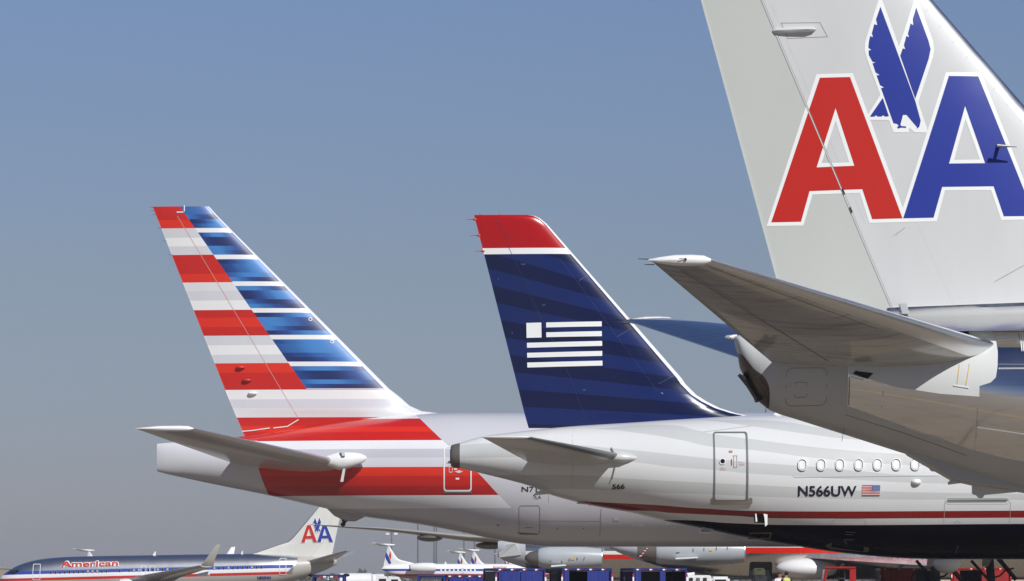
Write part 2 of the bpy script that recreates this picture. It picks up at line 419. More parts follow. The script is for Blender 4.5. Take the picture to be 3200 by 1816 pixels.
# ================================================================== 1. silver airliner in the foreground
fr = Fr(74.0, 2900)
P1 = thing('airliner', 'nearest polished silver airliner with two big A letters and a bird on its grey fin', 'airliner', fr.loc())
b1 = Body(fr, [(2296,1050,1076,.10),(2304,1049,1102,.26),(2313,1048,1152,.40),(2330,1047,1185,.50),(2350,1045,1225,.58),(2372,1043,1256,.66),(2405,1038,1282,.76),
    (2500,1022,1314,.93),(2636,1004,1357,1.15),(2834,990,1420,1.42),(2978,986,1466,1.58),(3200,982,1530,1.72),(3500,978,1578,1.84),(3900,974,1600,1.88),(4400,974,1604,1.88),
    (8900,974,1604,1.88),(9400,990,1600,1.75),(9750,1080,1590,1.3),(9980,1230,1560,.7),(10080,1370,1500,.2)])
m = alu('polished_aluminium', (.74,.735,.73), .10, .14, (2.2,.4,5.0), .06)
x, y, z = m.xyz()
gl = m.curve(x, [(fr.X(a,-1.4), fr.Z(b,-1.2)) for a, b in ((2200,1100),(2640,1262),(2652,1266),(2839,1333),(2961,1375),(3054,1407),(3200,1441),(3600,1500),(4200,1540),(5200,1545))])
tailm = x.lt(fr.X(2654,-1.4)); belly = z.lt(gl)
pm = tailm.mx(belly)
cone = m.curve(z, [(fr.Z(b,-.8), fr.X(a,-.8)) for a, b in ((2404,1330),(2407,1220),(2398,1190),(2355,1146),(2330,1112),(2306,1086),(2296,1040),(2290,1000))])
conem = x.lt(cone)
col = m.grime(m.mix(conem, lin((190,191,189)), (.13,.11,.095)), .12)
ph_ = (((x/1.93).fl()*12.9+(z/.62).fl()*78.2).sin()*437.58).fr(); st_ = m.noise((.5,.5,7.0), 1.5, 6, .65)
metc = m.mix(ph_*.3, (.90,.90,.90), (.72,.71,.70)); metc = m.mix(((st_-.5).mx(0.0)*1.6).mn(.4), metc, (.55,.52,.48))
col = m.mix(pm, metc, col)
m.color(col); m.set('Metallic', 1.0-pm+pm*conem*.5)
rn = m.noise((2.2,.4,5.0), 1.0, 6, .6)
m.set('Roughness', (rn*.12+.03)*(1.0-pm)+pm*.32)
b1.build('fuselage', m.m, P1)
# fin
f1 = Fin(fr, [(-330,2625,2101,.17),(-300,2652,2109,.185),(0,2913,2190,.24),(330,3200,2280,.29),(695,3517,2378,.345),(868,3668,2425,.37),(960,3750,2450,.385),(1015,3800,2465,.39)])
fm = Mat('fin_grey_paint', lin((208,209,207)), .30, 0, .35)
x, y, z = fm.xyz()
c = fm.grime(lin((207,208,208)), .10, (.5,.5,.16), 1.7)
fm.color(c); nz = fm.noise((.25,.25,.5), .9, 3, .5); fm.bump(nz, .10, .05)
fin = f1.part('tail_fin', .055, .7440, fm.m, P1)
f1.part('leading_edge', 0, .0555, M['chrome'], P1, nc=8)
rm = Mat('rudder_grey_paint', lin((194,197,192)), .32, 0, .35); rm.color(rm.grime(lin((194,197,192)), .06, (.5,.5,.2), 1.4)); rm.bump(rm.noise((.25,.25,.5), 1.1, 3, .5), .12, .05)
f1.part('rudder', .7440, 1.0, rm.m, P1, z0=fr.Z(985))
letter_emblem(fr, f1.side, .004, P1)
s1 = f1.side
strips([[(2371,-14),(2784,968)]], fr, 0, s1, .010, .020).build('rudder_seam', M['grey'], P1)
strips([[(2374.5,-14),(2787.5,968)]], fr, 0, s1, .013, .007).build('panel_line', M['line'], P1)
strips([[(2440,76),(2560,76),(2583,120),(2460,124),(2440,76)],[(2783,970),(3200,956)],[(3101,885),(3200,830)],[(2790,740),(2824,716)]], fr, 0, s1, .004, .008).build('panel_line', M['line'], P1)
frv = MB()
def fdots(pa, pb, n, r=.006):
    for i in range(n):
        t = i/(n-1); x, z = fr.X(pa[0]+(pb[0]-pa[0])*t), fr.Z(pa[1]+(pb[1]-pa[1])*t); yy = s1(x, z)-.003
        frv.add([(x-r,yy,z-r),(x+r,yy,z-r),(x+r,yy,z+r),(x-r,yy,z+r)], [(0,1,2,3)])
fdots((2410,20),(2700,700),90); fdots((2800,740),(3050,968),0+2); fdots((2860,700),(2975,960),36); fdots((2925,40),(3230,395),110); fdots((2600,0),(2600,2),2); fdots((2790,965),(3195,951),60)
for a in range(8): fdots((2905+42*a, 20+49*a),(2890+42*a, 40+49*a), 5)
setp(frv.build('rivet_row', paint('fin_rivet', (172,172,170), .5), P1), kind='stuff')
strips([[(2629,593),(2637,610)],[(2653,650),(2660,667)]], fr, 0, s1, .028, .026).build('rubber_seal', M['black'], P1)
# actuator fairing high on the fin and the small probe
mb = MB(); R = []
for px, h, w in ((2413,.035,.05),(2425,.07,.10),(2470,.075,.13),(2520,.07,.15),(2540,.045,.12),(2549,.008,.02)):
    cx, cz = fr.X(px), fr.Z(100-(px-2413)*.02); yy = s1(cx, cz)
    R.append([(cx, yy+.02-w*.95*max(math.sin(t),-.1), cz+h*.8*math.cos(t)) for t in [math.pi*2*i/12 for i in range(12)]])
mb.rings(R).build('hinge_fairing', M['grey'], P1, True)
mb = MB(); a = fr.P(3120,466); yy = s1(a.x, a.z); mb.tube((a.x-.05,yy-.0,a.z+.02),(a.x+.02,yy-.28,a.z),.04,.03); mb.tube((a.x-.1,yy-.28,a.z),(a.x+.28,yy-.28,a.z-.02),.035,.012)
mb.build('probe', M['steel'], P1, True)
# fin root fairing
R = []
for i in range(25):
    px = 2770+(4350-2770)*i/24; k = min(1, (px-2740)/260); x0 = fr.X(px); zt = fr.Z(964-(px-2785)*.034); w0 = abs(f1.side(x0, fr.Z(950)))+.03 if px < 3740 else .10
    if px >= 3740: w0 = .30*max(0,(1-(px-3740)/650))+.05; zt -= (px-3740)*.00035
    zb = fr.Z(1050); ww = .36+.75*k
    prof = [(-w0, zt), (-w0-.05, zt-.07), (-w0-ww*.28, zt-.16), (-w0-ww*.62, zt-.26), (-w0-ww, zb)]
    prof = prof+[(-a, b) for a, b in prof[::-1]]
    R.append([(x0, a, b) for a, b in prof])
ff = alu('fairing_aluminium', (.80,.80,.79), .16, .14); MB().rings(R).build('fin_root_fairing', ff.m, P1, True)
mb = MB()
for i, (a, b) in enumerate(((955,965),(966,977),(978,989))): mb.prism([(fr.X(2803+i*1.5), fr.Z(a)), (fr.X(2825+i*2), fr.Z(a)), (fr.X(2826+i*2), fr.Z(b)), (fr.X(2804+i*1.5), fr.Z(b))], -.52-.1*i, -.3)
mb.build('vent_louvre', paint('louvre_grey', (176,178,180), .4), P1)
# tailplanes
def V(px, py, dy): return fr.P(px, py, dy)
LEr, TEr, LEt, TEt = V(3092,1074,-1.45), V(2390,1112,-1.2), V(2222,813,-7.35), V(2030,809,-7.4)
ext = lambda a, b, t: a+(a-b)*t
st = Stab([(ext(LEr,LEt,.14), ext(TEr,TEt,.10), .30), (LEr, TEr, .28), (LEt, TEt, .075)])
um = Mat('tailplane_grey_paint', lin((186,186,182)), .2, 0, .6); um.b.inputs['Coat Roughness'].default_value = .03
ux, uy, uz = um.xyz(); uh = (((ux*.9+uy*.5).fl()*12.9+(uy*.62).fl()*78.2).sin()*437.58).fr()
us = um.noise((.45,4.0,1), 1.6, 6, .65)
uc = um.mix(uh*.12, lin((188,188,184)), lin((130,126,118))); uc = um.mix(((us-.47).mx(0.0)*2.4).mn(.5), uc, lin((104,98,88))); um.color(uc)
for mir in (False, True):
    hs = st.part('tailplane', .075, .70, um.m, P1, mir); st.part('leading_edge', 0, .0755, M['chrome'], hs, mir); st.part('elevator', .702, 1.0, um.m, hs, mir)
    sgn = -1 if mir else 1
    mb = MB(); R = []
    for px, h, w in ((2026,.01,.01),(2060,.055,.07),(2110,.095,.11),(2160,.10,.12),(2200,.085,.09),(2222,.03,.03)):
        p = V(px, 810, -7.42); R.append([(p.x, (p.y+w*math.sin(t))*sgn, p.z-.02+h*math.cos(t)) for t in [2*math.pi*i/12 for i in range(12)]])
    mb.rings(R).build('tip_fairing', M['white'], hs, True)
    mb = MB(); p = V(2028,810,-7.42); q = V(2045,827,-7.3)
    MB().tube((p.x-.01,p.y*sgn,p.z),(p.x-.19,p.y*sgn,p.z+.005),.008,.006,6).build('static_wick', M['dark'], hs); MB().tube((q.x,q.y*sgn,q.z),(q.x-.17,q.y*sgn,q.z+.0),.008,.006,6).build('static_wick', M['dark'], hs)
    p = V(2140,809,-7.55); mb.tube((p.x,p.y*sgn,p.z),(p.x-.10,(p.y-.02)*sgn,p.z+.0),.006,.006,6); mb.tube((p.x-.0,p.y*sgn,p.z-.01),(p.x+.03,p.y*sgn,p.z),.02,.02,8)
    mb.build('tip_probe', M['dark'], hs)
    if not mir:
        mb = MB()
        def under(u, f):
            k = u*(1); L = LEr.lerp(LEt, k); T = TEr.lerp(TEt, k); t = .28+(.075-.28)*k; p = L.lerp(T, f); return Vector((p.x, p.y, p.z-max(t*foil(f),.008)*1.25-.006))
        def ln(u0, f0, u1, f1_, w):
            for k in range(12):
                a = under(u0+(u1-u0)*k/12, f0+(f1_-f0)*k/12); b = under(u0+(u1-u0)*(k+1)/12, f0+(f1_-f0)*(k+1)/12)
                d = (b-a).normalized(); n = d.cross(Vector((0,0,1))).normalized()*w/2; mb.add([a-n, a+n, b+n, b-n], [(0,1,2,3)])
        ln(.03,.70,.93,.70,.018); ln(.55,.66,.95,.63,.012); ln(.35,.12,.98,.13,.012); ln(.5,.70,.5,.98,.012); ln(.9,.66,.9,.98,.014); ln(.2,.70,.17,.97,.014)
        mb.build('panel_line', M['line'], hs)
# markings and openings on the rear fuselage
sb = b1.side
wp = Mat('tail_patch_paint', lin((206,208,207)), .3, 0, .3); wp.color(wp.grime(lin((206,208,207)), .06))
decal('painted_panel', [[(2654,1168),(2740,1190),(2795,1209),(2935,1232),(3055,1242),(3055,1209),(3090,1198),(3106,1182),(3112,1150),(3116,1100),(3113,1055),(3104,1034),(3085,1023),(3040,1019),(2900,1030),(2654,1040)]], fr, -1.35, sb, .014, wp.m, P1, .18)
decal('access_opening', [[(2667,1167),(2676,1157),(2684,1160),(2730,1166),(2711,1184)]], fr, -1.3, sb, .024, M['black'], P1)
decal('access_opening', [[(2990,1024),(3023,1023),(3026,1050),(2997,1050)]], fr, -1.0, sb, .03, M['black'], P1)
strips([[(2998,1138),(2989,1204)],[(3029,1136),(3016,1208)]], fr, -1.5, sb, .026, .012).build('hinge_line', M['yellow'], P1)
strips([[(2978,1204),(3026,1212)]], fr, -1.5, sb, .03, .03).build('step_strip', M['white'], P1)
strips([[(3032,1178),(3024,1208)],[(2985,1170),(2982,1192)],[(3055,1242),(3052,1402)],[(3112,1139),(3205,1140)],[(2651,1370),(2653,1292),(2839,1352),(3031,1421),(3026,1468)],
        rrect(2492,1190,2528,1236,5)+[(2528,1231)],rrect(2464,1145,2590,1262,20)+[(2590,1242)],[(3058,1240),(3205,1258)],[(2760,1272),(2764,1182)],[(2407,1280),(2408,1218)],[(2408,1215),(2355,1147)]], fr, -1.45, sb, .004, .009).build('panel_line', M['line'], P1)
strips([[(2839,1333),(2961,1375)],[(3054,1335),(3205,1358)]], fr, -1.5, sb, .012, .012).build('seam_strip', M['white'], P1)
rv = MB()
def dots(pa, pb, n, dy=-1.45, r=.010):
    for i in range(n):
        t = i/(n-1); x, z = fr.X(pa[0]+(pb[0]-pa[0])*t, dy), fr.Z(pa[1]+(pb[1]-pa[1])*t, dy); yy = sb(x, z)-.018
        rv.add([(x-r,yy,z-r),(x+r,yy,z-r),(x+r,yy,z+r),(x-r,yy,z+r)], [(0,1,2,3)])
for yy in (1016, 1022): dots((2935,yy),(3185,yy-8), 48, -1.0)
for xx in (3190, 3196): dots((xx,1016),(xx,1096), 26, -1.3)
dots((3120,1063),(3185,1058), 14, -1.4); dots((3120,1152),(3200,1152), 14)
for i in range(2): dots((2660+3*i,1172+4*i),(2700,1182+4*i), 10)
dots((2734,1186),(2765,1194),8); dots((2734,1190),(2765,1198),8)
setp(rv.build('rivet_row', M['decal_white'], P1), kind='stuff')
rv = MB(); dots((2656,1180),(2656,1262), 14, -1.3, .011); dots((2354,1150),(2402,1215), 11, -.8, .009); dots((2404,1222),(2404,1278), 7, -.8, .009); dots((3052,1280),(3052,1390),16,-1.5,.006)
setp(rv.build('rivet_row', M['dark'], P1), kind='stuff')
MB().prism([(fr.X(a), fr.Z(b)) for a, b in ((2308,1171),(2322,1177),(2350,1199),(2368,1224),(2377,1253),(2364,1256),(2358,1241),(2336,1206))], -.34, .34).build('exhaust_outlet', M['black'], P1)
mb = MB(); a = fr.P(2300,1054); mb.tube((a.x+.02,0,a.z),(a.x-.06,0,a.z),.052,.052); mb.tube((a.x-.06,0,a.z),(a.x-.09,0,a.z),.04,.052)
tl = mb.build('tail_light', M['white'], P1, True); mb = MB(); mb.ellipsoid((a.x-.13,0,a.z),(.09,.045,.045)); mb.build('lens', Mat('clear_lens', (.55,.58,.62), .08, .4, .5).m, tl, True)
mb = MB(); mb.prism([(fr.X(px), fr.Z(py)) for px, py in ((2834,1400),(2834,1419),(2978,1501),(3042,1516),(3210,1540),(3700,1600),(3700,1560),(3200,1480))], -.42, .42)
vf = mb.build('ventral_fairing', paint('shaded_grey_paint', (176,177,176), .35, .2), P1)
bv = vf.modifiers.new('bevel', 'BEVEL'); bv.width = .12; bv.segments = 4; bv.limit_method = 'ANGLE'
mb = MB(); mb.prism([(fr.X(px), fr.Z(py)) for px, py in ((2980,1490),(2962,1508),(2963,1515),(3018,1508),(3010,1495))], -.03, .03)
mb.prism([(fr.X(px), fr.Z(py)) for px, py in ((3037,1500),(3038,1541),(3042,1546),(3050,1547),(3056,1554),(3062,1557),(3070,1556),(3076,1547),(3176,1538),(3190,1520))], -.06, .06)
mb.build('drain_mast', M['grey'], P1)
# wings out of the picture to the right
wg = Stab([(fr.P(6150,1480,-1.0), fr.P(4900,1500,-1.0), .42), (fr.P(4700,1400,-19), fr.P(4380,1400,-19), .12)])
for mir in (False, True): wg.part('wing', 0, 1, M['grey'], P1, mir)
# ================================================================== 2. airliner with the striped red, white and blue tail
fr = Fr(179.0, 1200)
P3 = thing('airliner', 'big white airliner behind, its fin striped red, white and shaded blue', 'airliner', fr.loc())
b3 = Body(fr, [(491,1387,1472,.16),(497,1386,1475,.20),(569,1380,1492,.52),(705,1370,1521,1.05),(834,1352,1547,1.5),(992,1326,1583,2.0),(1119,1310,1612,2.3),(1300,1294,1637,2.65),
    (1440,1290,1663,2.85),(1554,1290,1688,2.98),(1638,1290,1701,3.05),(1723,1290,1709,3.1),(4700,1290,1709,3.1),(5000,1312,1706,2.8),(5250,1370,1700,2.2),(5430,1480,1680,1.2),(5480,1560,1650,.4)], m=150)
m = Mat('striped_airliner_paint', (.6,.6,.6), .26, 0, .45)
x, y, z = m.xyz()
PG, WH = lin((194,194,200)), lin((224,224,228)); LG, MG = lin((205,205,213)), lin((188,189,197))
RB, RD, RDD = lin((214,44,22)), lin((192,30,22)), lin((172,20,22))
def zr(zz, stops, zA, zB):
    "stops = (py, colour) going down from zA; z-banded constant ramp"
    t = (zA-zz)/(zA-zB); return t
zA, zB = fr.Z(1250,-2.6), fr.Z(1720,-2.6)
st_f = [(1250,WH),(1303,RD),(1330,RB),(1347,RD),(1374,WH),(1401,MG),(1429,LG),(1459,RB),(1486,RD),(1518,RDD),(1547,WH),(1586,MG),(1640,PG)]
rp = m.ramp((zA-z)/(zA-zB), [((b-1250)/470.0 if i else 0.0, c) for i, (b, c) in enumerate(st_f)])
edge = m.curve(z, [(fr.Z(b,-2.8), fr.X(a,-2.8)) for a, b in ((1260,1255),(1305,1299),(1379,1372),(1501,1485),(1550,1538),(1594,1583),(1700,1686),(1720,1706))])
back = m.curve(z, [(fr.Z(b,-2.0), fr.X(a,-2.0)) for a, b in ((600,1300),(790,1340),(800,1440),(806,1466),(834,1548),(870,1640),(890,1700))])
bandm = x.lt(edge)
below = z.lt(fr.Z(1459,-2.0)); rear = x.lt(back)*z.lt(fr.Z(1376,-1.5))
c = m.mix(bandm, PG, rp); c = m.mix(rear, c, lin((206,206,210)))
m.color(m.grime(c, .05, (.3,.3,.3), 1.2))
b3.build('fuselage', m.m, P3)
LEp = [(646,654),(674,679),(1216,1217),(1238,1246),(1268,1280),(1285,1318),(1291,1369),(1300,1420)]
TEp = lerp([(648,478),(1247,715),(1301,738),(1365,766),(1400,781)]); LEf = lerp(LEp)
f3 = Fin(fr, [(p, LEf(p), TEp(p), t) for p, t in ((646,.14),(674,.20),(900,.30),(1100,.38),(1216,.42),(1238,.42),(1268,.43),(1285,.44),(1291,.44),(1300,.44),(1350,.44),(1395,.44))])
fm = Mat('striped_fin_paint', (.6,.6,.6), .42, 0, .12); x, y, z = fm.xyz()
W2, G2, G1 = lin((228,228,228)), lin((205,205,210)), lin((215,215,217))
stops = [(640,RD),(686,RB),(714,G2),(742,W2),(770,G2),(797,RD),(854,RB),(881,G1),(910,G2),(939,W2),(967,RD),(993,RB),(1021,RD),(1049,G2),(1079,W2),(1107,G2),(1134,RB),(1163,RD),(1217,W2),(1246,LG),(1274,G1),(1303,RD),(1330,RB),(1347,RD)]
FA, FB = fr.Z(640), fr.Z(1400)
rr = fm.ramp((FA-z)/(FA-FB), [((b-640)/760.0, c) for b, c in stops])
div = (z-fr.Z(642))/(fr.Z(1215)-fr.Z(642))*(fr.X(958)-fr.X(560))+fr.X(560)
le = (z-fr.Z(674))/(fr.Z(1216)-fr.Z(674))*(fr.X(1217)-fr.X(679))+fr.X(679)
per = (fr.Z(714)-z)/(83.55*fr.k)
row = per.fr()*6.0; ri = row.fl(); ri2 = ri-ri.gt(2.5)*ri.lt(3.5)*1.0           # rows 2 and 3 read as one tall row
rid = ri2+per.fl()*7.0
ph = ((rid*12.9898+3.7).sin()*43758.5453).fr(); ph2 = ((rid*39.346+1.1).sin()*24634.6345).fr()
t = (x-div)/(le-div)
gg = ((t*(ph2*.35+.38)+ph)*6.28318).sin()*.5+.5
blue = fm.ramp((gg), [(0, lin((20,38,92))), (.35, lin((28,62,130))), (.7, lin((44,96,160))), (1, lin((62,124,190)))], 'EASE')
blue = fm.mix(row.lt(1.0), blue, W2)
bz = x.gt(div)*z.gt(fr.Z(1217)); c = fm.mix(bz, rr, blue)
top = z.gt(fr.Z(714))*x.gt(div)*z.gt(fr.Z(671)); c = fm.mix(top, c, lin((44,92,158)))
fm.color(fm.grime(c, .03))
f3.part('tail_fin', .03, .6535, fm.m, P3); f3.part('leading_edge', 0, .0305, paint('bright_edge_paint', (222,224,232), .35, .1), P3, nc=8); f3.part('rudder', .6535, 1.0, fm.m, P3, z0=fr.Z(1362))
s3 = f3.side
strips([[(555,676),(777,1046),(878,1216),(931,1304)]], fr, 0, s3, .006, .025).build('rudder_seam', paint('soft_seam', (206,150,144), .5), P3)
strips([[(553,664),(574,664)],[(577,662),(577,643)]], fr, 0, s3, .02, .05).build('balance_seam', M['white'], P3)
strips([[(757,1348),(785,1346),(843,1338)],[(855,1338),(899,1333),(934,1312)]], fr, 0, s3, .03, .045).build('root_seam', M['white'], P3)
for px, py, mk in ((752,1149,'red'),(772,1189,'red'),(790,1230,'white')):
    a = fr.P(px, py); yy = s3(a.x, a.z); MB().ellipsoid((a.x, yy-.06, a.z), (.22,.11,.08), 12, 8).build('hinge_fairing', M[mk], P3, True)
for px, py in ((971,999),(1039,1069)):
    mb = MB(); a = fr.P(px, py); R = []
    for r0, r1 in ((.085,.06),): 
        n = 20
        vs = []; 
        for i in range(n):
            t_ = 2*math.pi*i/n
            for r in (r0, r1): xx, zz = a.x+r*math.cos(t_), a.z+r*math.sin(t_); vs.append((xx, s3(xx, zz)-.03, zz))
        mb.add(vs, [(2*i, 2*i+1, (2*i+3)%(2*n), (2*i+2)%(2*n)) for i in range(n)])
    mb.build('access_ring', M['decal_white'], P3)
for py in (649,659,672,714,754,797):
    a = fr.P(TEp(py), py); MB().tube((a.x+.1,0,a.z),(a.x-.16,0,a.z+.02),.010,.006,6).build('static_wick', M['dark'], P3)
LEr, TEr, LEt, TEt = fr.P(1062,1442,-2.5), fr.P(707,1440,-1.6), fr.P(603,1339,-10.7), fr.P(428,1340,-10.8)
st = Stab([(ext(LEr,LEt,.22), ext(TEr,TEt,.12), .36), (LEr, TEr, .34), (LEt, TEt, .10)])
um3 = Mat('tailplane_paint', lin((190,188,184)), .3, 0, .4); um3.color(um3.grime(lin((190,188,184)), .10, (.4,.2,1), 1.2))
for mir in (False, True):
    hs = st.part('tailplane', .05, .70, um3.m, P3, mir); st.part('leading_edge', 0, .0505, M['chrome'], hs, mir); st.part('elevator', .702, 1.0, um3.m, hs, mir)
    sg = -1 if mir else 1
    R = []
    for px, h, w in ((424,.01,.01),(450,.05,.08),(500,.12,.15),(560,.13,.16),(590,.11,.12),(606,.02,.03)):
        p = fr.P(px, 1338, -10.8); R.append([(p.x, (p.y+w*math.sin(t))*sg, p.z-.02+h*math.cos(t)) for t in [2*math.pi*i/12 for i in range(12)]])
    MB().rings(R).build('tip_fairing', M['white'], hs, True)
R = []
for px, pz, h, w in ((990,1438,.02,.02),(1020,1440,.22,.22),(1060,1441,.42,.34),(1095,1438,.36,.30),(1125,1434,.26,.2),(1142,1432,.12,.1),(1147,1431,.01,.01)):
    p = fr.P(px, pz, -2.75); R.append([(p.x, p.y+w*math.sin(t), p.z+h*math.cos(t)) for t in [2*math.pi*i/16 for i in range(16)]])
MB().rings(R).build('root_fairing', M['white'], P3, True)
for poly in (((1066,1405),(1076,1405),(1079,1425),(1069,1425)), ((1072,1465),(1080,1465),(1073,1506),(1064,1506))):
    MB().prism([(fr.X(a,-3.0), fr.Z(b,-3.0)) for a, b in poly], -3.15, -3.0).build('root_seal_plate', M['grey'], P3)
decal('door_frame', [rrect(1386,1394,1474,1536,9), rrect(1390,1398,1470,1531,7)], fr, -2.9, b3.side, .02, M['white'], P3, .3)
decal('door_sill', [[(1384,1536),(1476,1536),(1474,1541),(1386,1541)]], fr, -2.9, b3.side, .03, M['steel'], P3)
dd = MB(); 
dw = decal('door_window', [rrect(1403,1451,1414,1477,4), rrect(1404.5,1453,1412.5,1475,3)], fr, -2.9, b3.side, .02, M['grey'], P3)
decal('door_handle', [[(1420,1474),(1432,1470),(1436,1470),(1447,1474),(1436,1478),(1432,1478)]], fr, -2.9, b3.side, .022, M['grey'], P3)
for L_ in (rrect(1418,1464,1428,1468,1),rrect(1424,1493,1435,1499,1)): decal('door_placard', [L_], fr, -2.9, b3.side, .022, M['white'], P3)
text_mb('N717', (1630,1521,1700,1537), fr, -3.0, b3.side, .02, .012).build('registration_lettering', M['dark'], P3)
text_mb('7LA', (1666,1548,1691,1559), fr, -3.0, b3.side, .02, .0).build('fleet_number_lettering', M['dark'], P3)
strips([rrect(1622,1580,1687,1669,8)+[(1687,1661)],[(1687,1628),(1877,1629)],[(1879,1590),(1876,1676)],[(1640,1648),(1664,1648)]], fr, -3.0, b3.side, .012, .022).build('panel_line', M['line'], P3)
strips([[(1619,1665),(1680,1669)]], fr, -3.0, b3.side, .02, .05).build('cargo_door_sill', paint('ochre_primer', (120,98,50), .5), P3)
for L_ in [rrect(1918,1614,1936,1626,1),rrect(1979,1636,1990,1642,.5),rrect(1993,1633,1998,1644,.5),rrect(1999,1635,2015,1645,.5),rrect(2083,1634,2095,1640,.5),rrect(2104,1644,2117,1650,.5),rrect(2037,1671,2048,1676,.5)]: decal('placard', [L_], fr, -3.0, b3.side, .014, M['grey'], P3)
for a, b in ((1556,1640),(1744,1652),(1826,1651),(1548,1400)):
    p = fr.P(a, b, -3.0); MB().ellipsoid((p.x, b3.side(p.x, p.z)-.01, p.z), (.06,.03,.03), 8, 6).build('drain_port', M['dark'], P3, True)
# tail skid and belly blister
R = []
for px, h, w in ((1020,.03,.05),(1045,.30,.35),(1080,.42,.5),(1110,.34,.4),(1140,.05,.08)):
    zc = b3.bot(fr.X(px))+.05; R.append([(fr.X(px), w*math.sin(t), zc+h*math.cos(t)) for t in [2*math.pi*i/14 for i in range(14)]])
sk = MB().rings(R).build('tail_skid', paint('shaded_fairing', (170,170,168), .4, .1), P3, True)
mb = MB(); mb.tube(fr.P(1068,1606),fr.P(1074,1637),.07,.05); mb.tube(fr.P(1096,1610),fr.P(1072,1639),.08,.05); mb.ellipsoid(tuple(fr.P(1072,1639)),(.12,.12,.10),10,8)
mb.build('strut', M['dark'], sk, True)
# wings, canoe fairing and main landing gear
wg = Stab([(fr.P(3450,1640,-2.5), fr.P(2750,1668,-2.5), .7), (fr.P(2250,1610,-32), fr.P(2130,1612,-32), .2)])
wg = Stab([(Vector((fr.X(3500),-2.0,3.4)), Vector((fr.X(2620),-2.0,3.2)), .6), (Vector((fr.X(2560),-31,6.0)), Vector((fr.X(2430),-31,6.0)), .12)])
for mir in (False, True): wg.part('wing', 0, 1, M['grey'], P3, mir)
mb = MB(); p = fr.P(2960,1768,-9); mb.ellipsoid((p.x, p.y, p.z+.12), (.62,.5,.46), 20, 12); mb.build('flap_fairing', M['white'], P3, True)
fw = lambda px, py, dy: tuple(fr.P(px, py, dy))
def gear(dy, px, far):
    lg = MB(); 
    top = fw(px-4,1690,dy); bot = fw(px+10,1838,dy)
    lg.tube(top, bot, .24, .19, 16)
    lg.tube(fw(px+30,1745,dy), fw(px+85,1812,dy), .12, .10, 12); lg.tube(fw(px-55,1752,dy), fw(px+2,1815,dy), .07, .07, 10)
    lg.tube(fw(px-62,1848,dy), fw(px+74,1848,dy), .16, .16, 12)
    L = lg.build('landing_gear', M['dark'], P3, True)
    hb = MB(); ps = [(px-20,1790),(px-45,1783),(px-62,1790),(px-70,1806),(px-66,1818)]
    for a, b in zip(ps, ps[1:]): hb.tube(fw(a[0],a[1],dy-.3), fw(b[0],b[1],dy-.3), .05, .05, 8)
    hb.build('hydraulic_hose', M['black'], L, True); hb = MB()
    ps = [(px+12,1806),(px+34,1800),(px+52,1782),(px+78,1776)]
    for a, b in zip(ps, ps[1:]): hb.tube(fw(a[0],a[1],dy-.3), fw(b[0],b[1],dy-.3), .04, .04, 8)
    hb.build('hydraulic_hose', M['black'], L, True)
    dp = MB(); dp.prism([(fr.X(a,dy), fr.Z(b,dy)) for a, b in ((px-24,1744),(px+6,1744),(px-6,1771),(px-26,1770))], dy-.55, dy-.48); dp.build('gear_door', paint('gear_door_tan', (186,180,168), .4), L)
    for k in (-58, 4, 66):
        for s_ in (-.55, .55):
            c_ = fr.P(px+k,1848,dy); w = MB(); n = 28; R = []
            for yy, r in ((-.22,.45),(-.20,.58),(-.10,.66),(.10,.66),(.20,.58),(.22,.45)): R.append([(c_.x+r*math.cos(t), c_.y+s_+yy, .68+r*math.sin(t)) for t in [2*math.pi*i/n for i in range(n)]])
            tw = w.rings(R).build('wheel', M['black'], L, True); MB().tube((c_.x,c_.y+s_-.24,.68),(c_.x,c_.y+s_+.24,.68),.28,.28,16).build('rim', M['steel'], L)
gear(-5.5, 2918, False); gear(5.5, 3090, True)
# ================================================================== 3. dark blue tailed twin-jet in the middle
fr = Fr(108.0, 2400)
P2 = thing('airliner', 'pale grey banded airliner with navy fin, white flag emblem and red fin tip', 'airliner', fr.loc())
b2 = Body(fr, [(1437,1385,1463,.36),(1503,1365,1479,.50),(1596,1352,1502,.70),(1660,1345,1520,.86),(1723,1338,1547,1.0),(1791,1332,1566,1.15),(1850,1328,1580,1.28),(1977,1320,1603,1.5),(2061,1314,1624,1.62),
    (2188,1306,1650,1.78),(2300,1300,1674,1.88),(2496,1294,1708,1.96),(2623,1291,1727,1.975),(2813,1289,1744,1.975),(2950,1288,1748,1.975),(5400,1288,1748,1.975),(5700,1300,1744,1.8),(5950,1370,1735,1.4),(6150,1490,1710,.8),(6240,1590,1660,.2)], m=150)
m = Mat('banded_airliner_paint', (.7,.7,.7), .26, 0, .45); x, y, z = m.xyz()
q = -1.8
def cv(*p): return m.curve(x, [(fr.X(a,q), fr.Z(b,q)) for a, b in p])
def band(up, lo): return z.lt(cv(*up))*z.gt(cv(*lo))
g_ = band(((1700,1334),(1835,1334),(2049,1322),(2172,1340),(2231,1354),(2356,1372),(2512,1393),(2668,1409),(2785,1417),(2980,1426),(5400,1440)), ((1700,1334.5),(1835,1334.5),(1996,1350),(2137,1375),(2231,1396),(2356,1407),(2551,1432),(2765,1450),(2980,1459),(5400,1470)))
g_ = g_.mx(band(((1400,1385),(1437,1385),(1500,1380),(1786,1387),(1891,1396),(2066,1415),(2231,1434),(2356,1446),(2512,1457),(2668,1471),(2900,1487),(5400,1500)), ((1400,1427),(1437,1427),(1540,1425),(1700,1425),(1996,1445),(2102,1459),(2231,1469),(2356,1481),(2512,1490),(2668,1500),(2956,1512),(5400,1530))))
